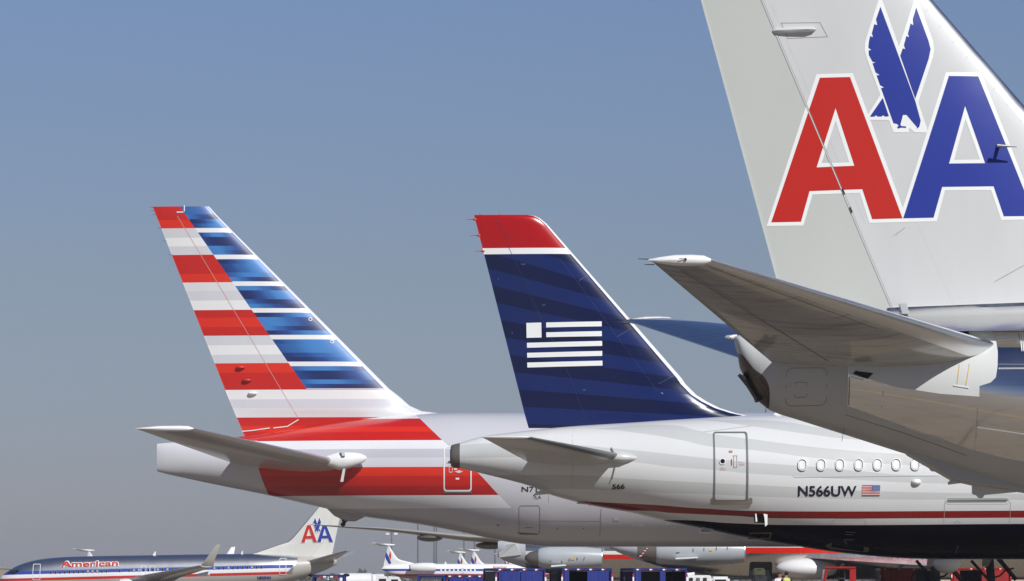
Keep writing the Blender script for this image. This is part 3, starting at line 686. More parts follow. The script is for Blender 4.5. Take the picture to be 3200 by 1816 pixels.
g_ = g_.mx(band(((1400,1486),(1509,1482),(1610,1480),(1786,1482),(1926,1492),(2102,1503),(2231,1510),(2395,1518),(2590,1529),(2785,1537),(2980,1541),(5400,1560)), ((1400,1525),(1509,1524),(1786,1525),(1926,1531),(2102,1540),(2231,1545),(2395,1553),(2746,1561),(3200,1563),(5400,1580))))
g_ = g_.mx(band(((2050,1280),(2239,1306),(2356,1307),(2551,1331),(2800,1360),(5400,1380)), ((2050,1281),(2239,1311),(2356,1329),(2551,1358),(2687,1374),(3000,1390),(5400,1410))))
c = m.mix(g_, lin((217,218,218)), lin((196,198,197)))
redm = band(((1700,1562),(1791,1562),(1850,1565),(2061,1577),(2200,1588),(2496,1598),(3200,1596),(5400,1590)), ((1700,1640),(1900,1640),(1933,1592),(2102,1601),(2298,1611),(2496,1620),(3200,1618),(5400,1612)))*x.gt(fr.X(1791,q))
c = m.mix(redm, c, lin((132,14,12)))
nav = z.lt(cv((1700,1700),(1900,1640),(2050,1622),(2298,1634),(2496,1640),(3200,1637),(5400,1630)))*x.gt(fr.X(2040,q))
c = m.mix(nav, c, (.0035,.0035,.010))
m.color(m.grime(c, .05, (.4,.4,.4), 1.2)); m.set('Coat Weight', (1.0-nav)*.45); m.set('Specular IOR Level', .5-nav*.46)
b2.build('fuselage', m.m, P2)
R = []
for px, t, b, w in ((1408,1398,1440,.22),(1409,1394,1456,.28),(1414,1390,1461,.31),(1425,1387,1462,.34),(1437.3,1384.5,1463.5,.365)):
    c0, h = (fr.Z(t)+fr.Z(b))/2, (fr.Z(t)-fr.Z(b))/2; R.append([(fr.X(px), w*math.cos(a), c0+h*math.sin(a)) for a in [2*math.pi*i/32 for i in range(32)]])
tb = MB().rings(R).build('exhaust_cone', M['cone'], P2, True, 60)
MB().tube((fr.X(1406.5),0,fr.Z(1427)),(fr.X(1412),0,fr.Z(1427)),.20,.22,20).build('exhaust_pipe', M['black'], tb, True)
mb = MB(); p = fr.P(1402,1445,-.1); mb.ellipsoid(tuple(p), (.07,.04,.04), 10, 8); mb.build('tail_light', M['white'], P2, True)
LEp = [(672,1655),(675,1672),(682,1687),(699,1708),(1182,2130),(1200,2142),(1234,2176),(1255,2209),(1276,2252),(1291,2300),(1302,2352)]
LEf = lerp(LEp); TEp = lerp([(674,1482),(1300,1641),(1345,1654)])
f2 = Fin(fr, [(p, LEf(p), TEp(p), t) for p, t in ((672,.05),(675,.08),(682,.10),(699,.12),(800,.16),(1000,.22),(1182,.27),(1200,.27),(1234,.28),(1255,.28),(1276,.28),(1291,.28),(1302,.28),(1345,.28))])
fm = Mat('navy_fin_paint', (.02,.03,.12), .22, 0, .25, .35); x, y, z = fm.xyz()
zz = (fr.Z(600)-z)*(2.08/fr.k); te = (z-fr.Z(674))/(fr.Z(1300)-fr.Z(674))*(fr.X(1641)-fr.X(1482))+fr.X(1482)
dz = (x-te)*(2.08/fr.k); yl_ = (zz-dz*.427)/(1.0-dz*.000267)
dk = (((yl_-440.0)/225.0+.5).fr()-.5).ab().lt(.25)
c = fm.mix(dk, lin((24,39,92)), lin((17,26,64)))
c = fm.mix(z.gt(fr.Z(795)), c, lin((232,232,232))); c = fm.mix(z.gt(fr.Z(776)), c, lin((168,20,22)))
fm.color(c)
fpart = f2.part('tail_fin', .03, .676, fm.m, P2); f2.part('leading_edge', 0, .0305, M['white'], P2, nc=8)
f2.part('rudder', .676, 1.0, fm.m, P2, z0=fr.Z(1338))
zq = lambda L: [(1350+u/2.08, 600+v/2.08) for u, v in L]
fl = [zq(L) for L in (((613,853),(710,851),(712,948),(615,950)), ((742,851),(1102,845),(1102,877),(742,883)), ((742,915),(1102,908),(1103,941),(743,946)), ((617,982),(1104,972),(1105,1004),(618,1014)), ((618,1047),(1105,1037),(1105,1069),(619,1078)), ((619,1110),(1106,1100),(1107,1132),(620,1142)))]
decal('flag_emblem', fl, fr, 0, f2.side, .012, M['decal_white'], P2, .25)
navl = paint('navy_seam', (20,30,72), .5)
strips([[(1547,677),(1578,740)],[(1578,744),(1600,738)],[(1583,760),(1700,1010),(1783,1182),(1829,1306)],[(1829,1306),(1778,1330)],[(1640,900),(1690,1000)]], fr, 0, f2.side, .004, .012).build('panel_line', navl, P2)
rv = MB(); ss = f2.side
def dots2(pa, pb, n, r=.007):
    for i in range(n):
        t = i/(n-1); X_, Z_ = fr.X(pa[0]+(pb[0]-pa[0])*t), fr.Z(pa[1]+(pb[1]-pa[1])*t); yy = ss(X_, Z_)-.018
        rv.add([(X_-r,yy,Z_-r),(X_+r,yy,Z_-r),(X_+r,yy,Z_+r),(X_-r,yy,Z_+r)], [(0,1,2,3)])
dots2((1810,878),(1842,858),12); dots2((1930,1053),(1968,1030),12); dots2((2060,1200),(2110,1172),14); dots2((1750,810),(2050,1220),60,.005); dots2((1696,716),(1710,706),6); dots2((1630,827),(1640,827),5)
dots2((1696,955),(1703,954),4); dots2((1822,1220),(1829,1220),4); dots2((2066,1229),(2070,1232),3,.012); dots2((1557,872),(1558,872),2); dots2((1600,1041),(1601,1041),2)
setp(rv.build('rivet_row', paint('bright_rivet', (130,140,180), .4), P2), kind='stuff')
for px, py in ((1482,686),(1494,736),(1507,785)):
    a = fr.P(px, py); MB().tube((a.x-.22,0,a.z),(a.x+.03,0,a.z),.007,.010,6).ellipsoid((a.x+.02,0,a.z),(.06,.03,.035),8,6).build('static_wick', M['red'], P2)
for px in (1505,1567): a = fr.P(px, 673); MB().tube((a.x,0,a.z-.01),(a.x-.08,0,a.z+.06),.008,.006,6).build('static_wick', M['red'], P2)
LEr, TEr, LEt, TEt = fr.P(1943,1424,-1.35), fr.P(1645,1440,-1.0), fr.P(1655,1366,-6.2), fr.P(1506,1365,-6.2)
st = Stab([(ext(LEr,LEt,.2), ext(TEr,TEt,.12), .19), (LEr, TEr, .18), (LEt, TEt, .06)])
um2 = Mat('tailplane_paint_pale', lin((192,190,184)), .3, 0, .4); um2.color(um2.grime(lin((192,190,184)), .12, (.5,.3,1), 1.6))
for mir in (False, True):
    hs = st.part('tailplane', .05, .70, um2.m, P2, mir); st.part('leading_edge', 0, .0505, M['steel'], hs, mir); st.part('elevator', .702, 1.0, um2.m, hs, mir)
    sg = -1 if mir else 1; R = []
    for px, h, w in ((1503,.01,.01),(1540,.04,.05),(1590,.06,.07),(1640,.05,.06),(1657,.01,.02)):
        p = fr.P(px, 1365, -6.22); R.append([(p.x, (p.y+w*math.sin(t))*sg, p.z-.01+h*math.cos(t)) for t in [2*math.pi*i/12 for i in range(12)]])
    MB().rings(R).build('tip_fairing', M['grey'], hs, True)
R = []
for px, pz, h, w in ((1890,1428,.02,.03),(1915,1430,.13,.2),(1943,1430,.16,.22),(1970,1431,.11,.17),(1990,1432,.05,.08),(2000,1432,.005,.01)):
    p = fr.P(px, pz, -1.42); R.append([(p.x, p.y+w*math.sin(t), p.z+h*math.cos(t)) for t in [2*math.pi*i/16 for i in range(16)]])
MB().rings(R).build('root_fairing', M['grey'], P2, True)
sd = b2.side
strips([[(1910,1398),(1920,1420)],[(1922,1456),(1912,1498)]], fr, -1.4, sd, .05, .035).build('root_seal_strip', M['steel'], P2)
door = decal('door_frame', [rrect(2231,1346,2339,1568,9), rrect(2236,1350,2333,1562,6)], fr, -1.9, sd, .022, paint('door_frame_grey', (112,114,114), .4), P2, .25)
decal('door_sill', [[(2222,1558),(2231,1556),(2236,1564),(2334,1565),(2344,1555),(2352,1557),(2352,1574),(2347,1577),(2226,1577),(2222,1572)]], fr, -1.9, sd, .028, M['sill'], P2)
n = 24; cw = [(2259+8.6*math.cos(2*math.pi*i/n), 1441+8.6*math.sin(2*math.pi*i/n)) for i in range(n)]; cw2 = [(2259+10*math.cos(2*math.pi*i/n), 1441+10*math.sin(2*math.pi*i/n)) for i in range(n)]
cw3 = [(2259+7.4*math.cos(2*math.pi*i/n), 1441+7.4*math.sin(2*math.pi*i/n)) for i in range(n)]
w_ = decal('door_window', [cw3], fr, -1.95, sd, .02, M['glass'], P2); decal('frame', [cw2, cw3], fr, -1.95, sd, .03, M['white'], w_)
strips([[(2287,1434),(2287,1453)]], fr, -1.95, sd, .02, .028).build('door_arrow', M['red'], P2)
strips([[(2290,1423),(2306,1423)],[(2294,1424),(2293,1460),(2304,1460),(2303,1424)]], fr, -1.95, sd, .02, .010).build('door_handle', M['steel'], P2)
ex = decal('exit_sign', [rrect(2279,1407,2290,1413,1)], fr, -1.9, sd, .02, M['red'], P2); text_mb('EXIT', (2280,1408.2,2289,1411.8), fr, -1.9, sd, .028).build('lettering', M['white'], ex)
fred = paint('faded_red', (205,130,120), .5)
for a, b, w in ((2252,1461,12),(2249,1465,22),(2251,1468,18),(2308,1444,16),(2310,1449,18),(2310,1453,18)):
    strips([[(a,b),(a+w,b)]], fr, -1.95, sd, .02, .008).build('door_placard', fred, P2)
# cabin windows
wr = MB(); 
def oval(rx, rz, r, n=6): return rrect(-rx, -rz, rx, rz, r, n)
first = None
for i in range(44):
    px = 2507.5+58.9*i
    if 3380 < px < 3560: continue
    x0, z0 = fr.X(px,-1.97), fr.Z(1452.5-.25*(px-2507)/58.9,-1.97); o_, i_ = oval(.128,.170,.12), oval(.108,.150,.10)
    mb = MB(); n_ = len(o_); yo = [sd(x0+a, z0+b) for a, b in o_]; yi = [sd(x0+a, z0+b) for a, b in i_]; k_ = .045
    vs = [(x0+a, yy-.0, z0+b) for (a, b), yy in zip(o_, yo)]+[(x0+a*.97, yy-k_, z0+b*.97) for (a, b), yy in zip(o_, yo)]+[(x0+a, yy-k_, z0+b) for (a, b), yy in zip(i_, yi)]+[(x0+a, yy-.006, z0+b) for (a, b), yy in zip(i_, yi)]
    mb.add(vs, [(k*n_+j, k*n_+(j+1)%n_, (k+1)*n_+(j+1)%n_, (k+1)*n_+j) for k in range(3) for j in range(n_)])
    wf = mb.build('window', M['white'], P2, True, 40)
    mb = MB(); k2 = len(i_); mb.add([(x0+a*q_, yy-.016, z0+b*q_) for q_ in (.995,.80) for (a, b), yy in zip(i_, yi)], [(j,(j+1)%k2,k2+(j+1)%k2,k2+j) for j in range(k2)]); mb.build('gasket_shade', M['gasket_shade'], wf)  # gasket ring; its grey imitates the shaded rim of a recessed window
    pn = MB().add([(x0+a, yy-.010, z0+b) for (a, b), yy in zip(i_, yi)], [tuple(range(n_))]).build('pane', M['white'], wf)
text_mb('N566UW', (2494,1518,2677,1551), fr, -1.97, sd, .018, .021).build('registration_lettering', M['navy'], P2)
text_mb('566', (1914,1513,1953,1529,-1), fr, -1.5, sd, .018, .03).build('fleet_number_lettering', M['black'], P2)
# flag on the side: stripes and star field
fx0, fx1, fy0, fy1 = 2694, 2750, 1516, 1549; hs_ = (fy1-fy0)/13
fo = decal('flag', [[(fx0,fy0),(fx1,fy0),(fx1,fy1),(fx0,fy1)]], fr, -1.95, sd, .016, M['decal_white'], P2)
decal('stripe', [[(fx0,fy0+i*hs_),(fx1,fy0+i*hs_),(fx1,fy0+(i+1)*hs_),(fx0,fy0+(i+1)*hs_)] for i in range(0,13,2)], fr, -1.95, sd, .022, M['red'], fo)
cn = decal('canton', [[(2725,fy0),(fx1,fy0),(fx1,fy0+7*hs_),(2725,fy0+7*hs_)]], fr, -1.95, sd, .026, paint('flag_blue', (52,92,160), .4), fo)
decal('star', [[(2727+a*4.5+(b%2)*2.2+.9*math.cos(t), 1518.3+b*3.5+.9*math.sin(t)) for t in [2*math.pi*k/5 for k in range(5)]] for a in range(5) for b in range(5)], fr, -1.95, sd, .030, M['decal_white'], fo)
# service details
mb = MB(); p = fr.P(2863,1507,-1.95); mb.ellipsoid((p.x, sd(p.x, p.z), p.z), (.14,.13,.09), 16, 10); mb.build('antenna_pod', M['white'], P2, True)
strips([[(1791,1331),(1791,1562)],[(1716,1566),(1716,1501),(1537,1461)],[(2200,1347),(2354,1327)],[(2478,1485),(2482,1492),(2934,1487)],[(2603,1638),(2603,1628),(2612,1621),(2702,1621),(2708,1628),(2708,1640)],
        [(2952,1640),(2952,1572),(2962,1560),(3148,1560),(3158,1572),(3158,1640)],[(2985,1640),(2985,1632),(2994,1627),(3003,1632),(3003,1640)]], fr, -1.9, sd, .010, .010).build('panel_line', M['lineL'], P2)
hb_ = strips([[(2960,1565),(3148,1564)]], fr, -1.95, sd, .028, .035); hb_.build('cargo_door_hinge', M['steel'], P2)
strips([rrect(2956,1554,3153,1572,7)+[(3153,1565)]], fr, -1.95, sd, .022, .012).build('hinge_rim', M['white'], P2)
ov = decal('service_flap', [[(2359,1607),(2397,1607),(2397,1634),(2362,1632)]], fr, -1.9, sd, .018, M['black'], P2)
mb = MB(); p = [fr.P(a, b, -1.9) for a, b in ((2385,1606),(2397,1608),(2397,1640),(2390,1646),(2388,1620))]; mb.prism([(v.x, v.z) for v in p], -2.08, -1.93); mb.build('flap_door', M['decal_white'], ov)
mb = MB(); p = [fr.P(a, b, -1.9) for a, b in ((2359,1606),(2363,1606),(2366,1630),(2361,1631))]; mb.prism([(v.x, v.z) for v in p], -2.02, -1.93); mb.build('flap_rim', M['decal_white'], ov)
mb = MB(); p = [fr.P(a, b) for a, b in ((2430,1270),(2442,1272),(2441,1293),(2412,1306),(2414,1297),(2420,1291))]
mb.prism([(v.x, v.z-.02) for v in p], -.03, .03); mb.build('blade_antenna', M['white'], P2)
mb = MB(); p = [fr.P(a, b) for a, b in ((2185,1662),(2218,1664),(2234,1650),(2200,1640))]; mb.prism([(v.x, v.z) for v in p], -.35, -.25); mb.prism([(p[0].x,p[0].z),(p[1].x,p[1].z),(p[1].x,p[1].z-.03),(p[0].x,p[0].z-.03)], -.6, -.1); mb.build('drain_fairing', M['grey'], P2)
mb = MB(); p = [fr.P(a, b) for a, b in ((1665,1548),(1720,1544),(1700,1532),(1680,1535))]; mb.prism([(v.x, v.z) for v in p], -.03, .03)
mb.build('drain_mast', M['grey'], P2); mb = MB()
p = [fr.P(a, b) for a, b in ((1800,1574),(1838,1577),(1846,1582),(1842,1573),(1810,1566))]; mb.prism([(v.x, v.z) for v in p], -.03, .03); mb.build('drain_mast', M['grey'], P2)
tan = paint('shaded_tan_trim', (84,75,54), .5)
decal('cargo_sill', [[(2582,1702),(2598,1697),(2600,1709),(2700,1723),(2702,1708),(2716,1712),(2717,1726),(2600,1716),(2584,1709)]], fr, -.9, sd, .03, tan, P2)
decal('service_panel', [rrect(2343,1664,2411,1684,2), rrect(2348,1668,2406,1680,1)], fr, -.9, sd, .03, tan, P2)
strips([[(2643,1662),(2675,1664)],[(2642,1686),(2672,1686)],[(2642,1688),(2653,1699)],[(2644,1670),(2668,1671)],[(3001,1705),(2997,1728)]], fr, -1.6, sd, .02, .010).build('placard', M['line'], P2)
wg = Stab([(Vector((fr.X(4300),-1.5,2.6)), Vector((fr.X(3560),-1.5,2.5)), .42), (Vector((fr.X(3640),-16.5,4.0)), Vector((fr.X(3470),-16.5,4.0)), .1)])
for mir in (False, True): wg.part('wing', 0, 1, M['grey'], P2, mir)
# ================================================================== 4. silver twin-jet at far left, nose to the left
fr = Fr(435.0, 550)
P4 = thing('airliner', 'distant silver airliner at far left with red roof lettering and red, white, blue stripes', 'airliner', fr.loc())
sl_ = -.0245
b4 = Body(fr, [(-2,1812,1822,.15),(6,1800,1834,.6),(18,1790,1846,1.0),(32,1780,1853,1.3),(50,1770,1858,1.55),(70,1762,1861,1.7),(105,1752,1862,1.85),(140,1746,1861,1.9),(200,1741,1859,1.9),(290,1738,1856,1.9),(480,1735,1851,1.9),(600,1733,1848,1.9),
    (780,1731,1840,1.9),(850,1732,1832,1.8),(900,1734,1820,1.55),(950,1738,1806,1.2),(1000,1741,1789,.75),(1035,1743,1773,.45),(1052,1745,1764,.25)], n=48, m=90)
m = alu('striped_aluminium', (.86,.87,.90), .10, .16, (3.0,1,.3), .0); x, y, z = m.xyz()
zx = z-x*(fr.Z(1764)-fr.Z(1784))/(fr.X(922)-fr.X(131))
zl = lambda a, b: fr.Z(b)-fr.X(a)*(fr.Z(1764)-fr.Z(1784))/(fr.X(922)-fr.X(131))
BT, BB, WB, RBt = zl(131,1784), zl(131,1794.5), zl(131,1806), zl(131,1814.5)
slant = x.lt(fr.X(922)-(BT-zx)*.9)
blue_ = zx.lt(BT)*zx.gt(BB)*slant; wh_ = zx.lt(BB)*zx.gt(WB)*slant; rd_ = zx.lt(WB)*zx.gt(RBt)*slant
gy_ = x.gt(fr.X(925)-(BT-zx)*.4).mx(zx.lt(RBt))
c = m.mix(gy_, (.70,.71,.73), lin((176,172,166))); c = m.mix(blue_, c, lin((44,66,160))); c = m.mix(wh_, c, lin((228,230,232))); c = m.mix(rd_, c, lin((196,40,30)))
pm = blue_.mx(wh_).mx(rd_).mx(gy_); m.color(c); m.set('Metallic', 1.0-pm); m.set('Roughness', (m.noise((1.2,1,.12), 1.0, 4, .5)*.05+.30)*(1.0-pm)+pm*.4)
b4.build('fuselage', m.m, P4); sd4 = b4.side
LEf = lerp([(1555,1020),(1585,995),(1628,959),(1671,922),(1684,910),(1695,896),(1704,866),(1728,795),(1736,760)]); TEp = lerp([(1555,1076),(1608,1064),(1728,1039),(1750,1034)])
f4 = Fin(fr, [(p, LEf(p), TEp(p), t) for p, t in ((1555,.10),(1585,.13),(1628,.2),(1671,.26),(1684,.27),(1695,.27),(1704,.27),(1728,.27),(1745,.27))])
f4.part('tail_fin', .03, .76, fm4 := paint('distant_fin_paint', (214,214,208), .35, .2), P4, nc=20); f4.part('leading_edge', 0, .0305, M['steel'], P4, nc=6); f4.part('rudder', .762, 1.0, fm4, P4, z0=fr.Z(1742), nc=8)
k_ = (2100-1675)/(2274-626)*2.0218/4.2767
def tr4(p):
    u = (p[0]-(2100+626/2.0218)); v = (p[1]-1388/2.0218); return (550+1675/4.2767+u*k_, 1550+618/4.2767-0+v*k_)
def etr4(p):
    u = (p[0]-(2100+626/2.0218)); v = (p[1]-1388/2.0218); u = 2*(1430-626)/2.0218-u; return (550+1675/4.2767+u*k_+1.5, 1550+618/4.2767+v*k_+3)
letter_emblem(fr, f4.side, .05, P4, tr4, etr4, 2.0)
st = Stab([(fr.P(930,1752,-.6), fr.P(1046,1752,-.4), .3), (fr.P(968,1752,-1.0), fr.P(1048,1751,-.8), .26), (fr.P(1082,1720,-7.1), fr.P(1096,1719,-7.1), .07)])
for mir in (False, True):
    hs = st.part('tailplane', 0, .72, um.m, P4, mir); st.part('elevator', .722, 1, um.m, hs, mir)
# near wing with upturned winglet
wst = Stab([(fr.P(330,1826,-1.2), fr.P(520,1830,-1.2), .42), (fr.P(455,1797,-8), fr.P(560,1806,-8), .26), (fr.P(626,1767,-16.5), fr.P(664,1772,-16.5), .12)])
w4 = wst.part('wing', 0, 1, um.m, P4)
wlt = Stab([(fr.P(626,1768,-16.4), fr.P(667,1772,-16.4), .10), (fr.P(640,1752,-17.0), fr.P(671,1750,-17.0), .08), (fr.P(676,1702,-17.5), fr.P(690,1700.5,-17.5), .04)])
def winglet(sec, name, par, mat):
    R = []
    for L, T, t in sec:
        fs = [.5-.5*math.cos(math.pi*i/8) for i in range(9)]; a = [L.lerp(T, f) for f in fs]
        R.append([p+Vector((0,-max(t*foil(f),.01),0)) for p, f in zip(a, fs)]+[p+Vector((0,max(t*foil(f),.01),0)) for p, f in list(zip(a, fs))[::-1]])
    return MB().rings(R).build(name, mat, par, True, 40)
winglet(wlt.rows, 'winglet', w4, paint('winglet_paint', (196,194,186), .4, .1))
wst2 = Stab([(fr.P(330,1826,1.2), fr.P(520,1830,1.2), .42), (fr.P(690,1736,17), fr.P(728,1738,17), .12)])
w4b = wst2.part('wing', 0, 1, um.m, P4); winglet([(fr.P(704,1738,17), fr.P(730,1738,17), .08), (fr.P(722,1710,18), fr.P(735,1708.5,18), .04)], 'winglet', w4b, M['white'])
text_mb('American', (188,1752.5,371,1773,-3.5), fr, -1.7, sd4, .05, .075).build('lettering_outline', M['decal_white'], P4)
text_mb('American', (190,1754,369,1772,-3.5), fr, -1.7, sd4, .09, .025).build('roof_lettering', M['red'], P4)
text_mb('N800NN', (804,1801,846,1811,-.5), fr, -1.8, sd4, .05, .02).build('registration_lettering', M['blue'], P4)
wmat = paint('window_surround', (120,124,140), .4); wd = M['glass']; shade = paint('window_shade', (176,168,150), .6)
pxs = [159+14.5*i for i in range(13)]+[374]+[404+14.9*i for i in range(16)]+[670+14.7*i for i in range(11)]
yb = lambda a: 1789.3-(a-131)*20/791
for i, px in enumerate(pxs):
    w = decal('window', [rrect(px-3.6, yb(px)-4.6, px+3.6, yb(px)+4.6, 2)], fr, -1.9, sd4, .04, wmat, P4, .5)
    decal('pane', [rrect(px-2.3, yb(px)-3.4, px+2.3, yb(px)+3.4, 1.5)], fr, -1.9, sd4, .07, shade if i in (8,9,10,15,16,20,22,30,33,38) else wd, w, .5)
for x0, y0, x1, y1 in ((102,1762,126,1813),(440,1768,457,1798),(468,1768,485,1798),(873,1744,894,1797)):
    decal('door_frame', [rrect(x0,y0,x1,y1,3), rrect(x0+1.5,y0+1.5,x1-1.5,y1-1.5,2.5)], fr, -1.8, sd4, .05, M['white'], P4, .4)
decal('cockpit_window', [[(20,1793),(31,1783),(60,1781),(59,1788),(44,1794)]], fr, -1.2, sd4, .05, M['glass'], P4, .3)
for pl in (((475,1738),(485,1723),(487,1723),(486,1739)), ((753,1732),(756,1723),(760,1721),(758,1732))):
    MB().prism([(fr.X(a), fr.Z(b)) for a, b in pl], -.06, .06).build('blade_antenna', M['white'], P4)
nac = MB(); R = []
for px, r in ((372,.75),(376,.92),(395,1.0),(425,.98),(455,.8)): c_ = fr.P(px,1836,-5); R.append([(c_.x, c_.y+r*math.cos(t), c_.z+r*math.sin(t)) for t in [2*math.pi*i/20 for i in range(20)]])
nac.rings(R).build('engine', M['white'], P4, True)
MB().tube(fr.P(655,1793,-15)+Vector((0,0,0)), fr.P(615,1797,-15), .28, .12, 12).build('flap_fairing', M['white'], P4, True)
# ================================================================== 5. small regional jets in the distance
def regional_jet(D, apex, label):
    fr = Fr(600.0, 1300)
    r = thing('regional_jet', label, 'regional jet', fr.loc(), 0, 'regional jets parked in the distance')
    b = Body(fr, [(1193,1775,1780,.1),(1205,1771,1786,.35),(1225,1767,1796,.6),(1260,1764,1806,.9),(1298,1762,1810,1.1),(1400,1762,1811,1.14),(1700,1763,1811,1.14),(1740,1768,1810,1.0),(1765,1778,1806,.6),(1778,1790,1801,.2)], n=32, m=60)
    m = Mat('regional_jet_paint', (.8,.8,.8), .35, 0, .3); x, y, z = m.xyz()
    bl = z.lt(fr.Z(1778))*z.gt(fr.Z(1785)); rd = z.lt(fr.Z(1794))*z.gt(fr.Z(1802)); gr = z.lt(fr.Z(1802))
    c = m.mix(bl, lin((236,236,236)), lin((42,62,150))); c = m.mix(rd, c, lin((168,34,26))); c = m.mix(gr, c, lin((150,142,130))); m.color(c)
    fu = b.build('fuselage', m.m, r)
    L = lerp([(1703,1213),(1719,1225),(1737,1236),(1747,1245),(1751,1256),(1761,1298)]); T = lerp([(1703,1212),(1709,1212),(1733,1206),(1776,1197)])
    f = Fin(fr, [(p, L(p), T(p), t) for p, t in ((1700,.09),(1719,.14),(1737,.18),(1747,.19),(1751,.19),(1761,.19),(1776,.19))])
    f.part('tail_fin', 0, 1, M['white'], r, nc=14)
    st = Stab([(fr.P(1214,1704,0), fr.P(1190,1706,0), .12), (fr.P(1176,1697,-3.9), fr.P(1158,1697,-3.9), .06)])
    for mir in (False, True): st.part('tailplane', 0, 1, M['grey'], r, mir, nc=8)
    MB().ellipsoid(tuple(fr.P(1205,1703)), (1.5,.22,.2)).build('tail_bullet', M['white'], r, True)
    decal('wing_emblem', [[(1206,1724),(1213,1736),(1223,1760),(1216,1763),(1207,1748),(1204,1738)]], fr, 0, f.side, .05, M['blue'], r, 2)
    decal('wing_emblem', [[(1219,1722),(1223,1734),(1221,1750),(1216,1738)]], fr, 0, f.side, .05, M['red'], r, 2)
    e = MB(); R = []
    for px, rr in ((1282,.45),(1290,.62),(1310,.74),(1335,.78),(1355,.72),(1362,.6)):
        c_ = fr.P(px,1774,-2.0); R.append([(c_.x, c_.y+rr*math.cos(t), c_.z+rr*math.sin(t)) for t in [2*math.pi*i/20 for i in range(20)]])
    en = e.rings(R).build('engine', M['white'], r, True); a = fr.P(1279,1775,-2.0); MB().tube((a.x,a.y,a.z),(a.x+.25,a.y,a.z),.42,.44,16).build('exhaust', M['black'], en)
    for i in range(9):
        px = 1376+13.2*i; decal('window', [rrect(px,1779,px+5.5,1785.5,1.5)], fr, -1.1, b.side, .04, M['white'], r, .5)
    decal('door', [rrect(1442,1775,1450,1792,1), rrect(1443,1776,1449,1791,1)], fr, -1.1, b.side, .04, M['grey'], r, .5)
    text_mb('American', (1540,1768,1583,1776), fr, -1.0, b.side, .04, .01).build('lettering', M['red'], r)
    a = fr.P(1390,1761); MB().prism([(a.x,a.z-.1),(a.x+.35,a.z-.1),(a.x+.12,a.z+.3),(a.x,a.z+.3)], -.04,.04).build('blade_antenna', M['white'], r)
    w = Stab([(fr.P(1560,1812,-.8), fr.P(1480,1812,-.8), .22), (fr.P(1470,1806,-10), fr.P(1440,1806,-10), .08)])
    for mir in (False, True): w.part('wing', 0, 1, M['grey'], r, mir, nc=8)
    return r
rj = regional_jet(0, 0, 'white regional jet whose engine and row of windows show, nearest of the small jets')
for D, apx, lab in ((676, 1480, 'white regional jet with red lettering on its side, its tail right of the shorter tail'), (708, 1437, 'white regional jet whose tail stands between the engine jet and the lettered jet'),
                    (760, 1583, 'white regional jet mostly hidden behind the nose of the red lettered one'), (676, 277, 'white jet of which only a T-tail rises over the roof of the silver airliner')):
    c = copy_tree(rj); c['label'] = lab
    offx = (1213-CX)*600/F-rj.location.x        # apex in local metres
    c.location = ((apx-CX)*D/F-offx, D, 0)
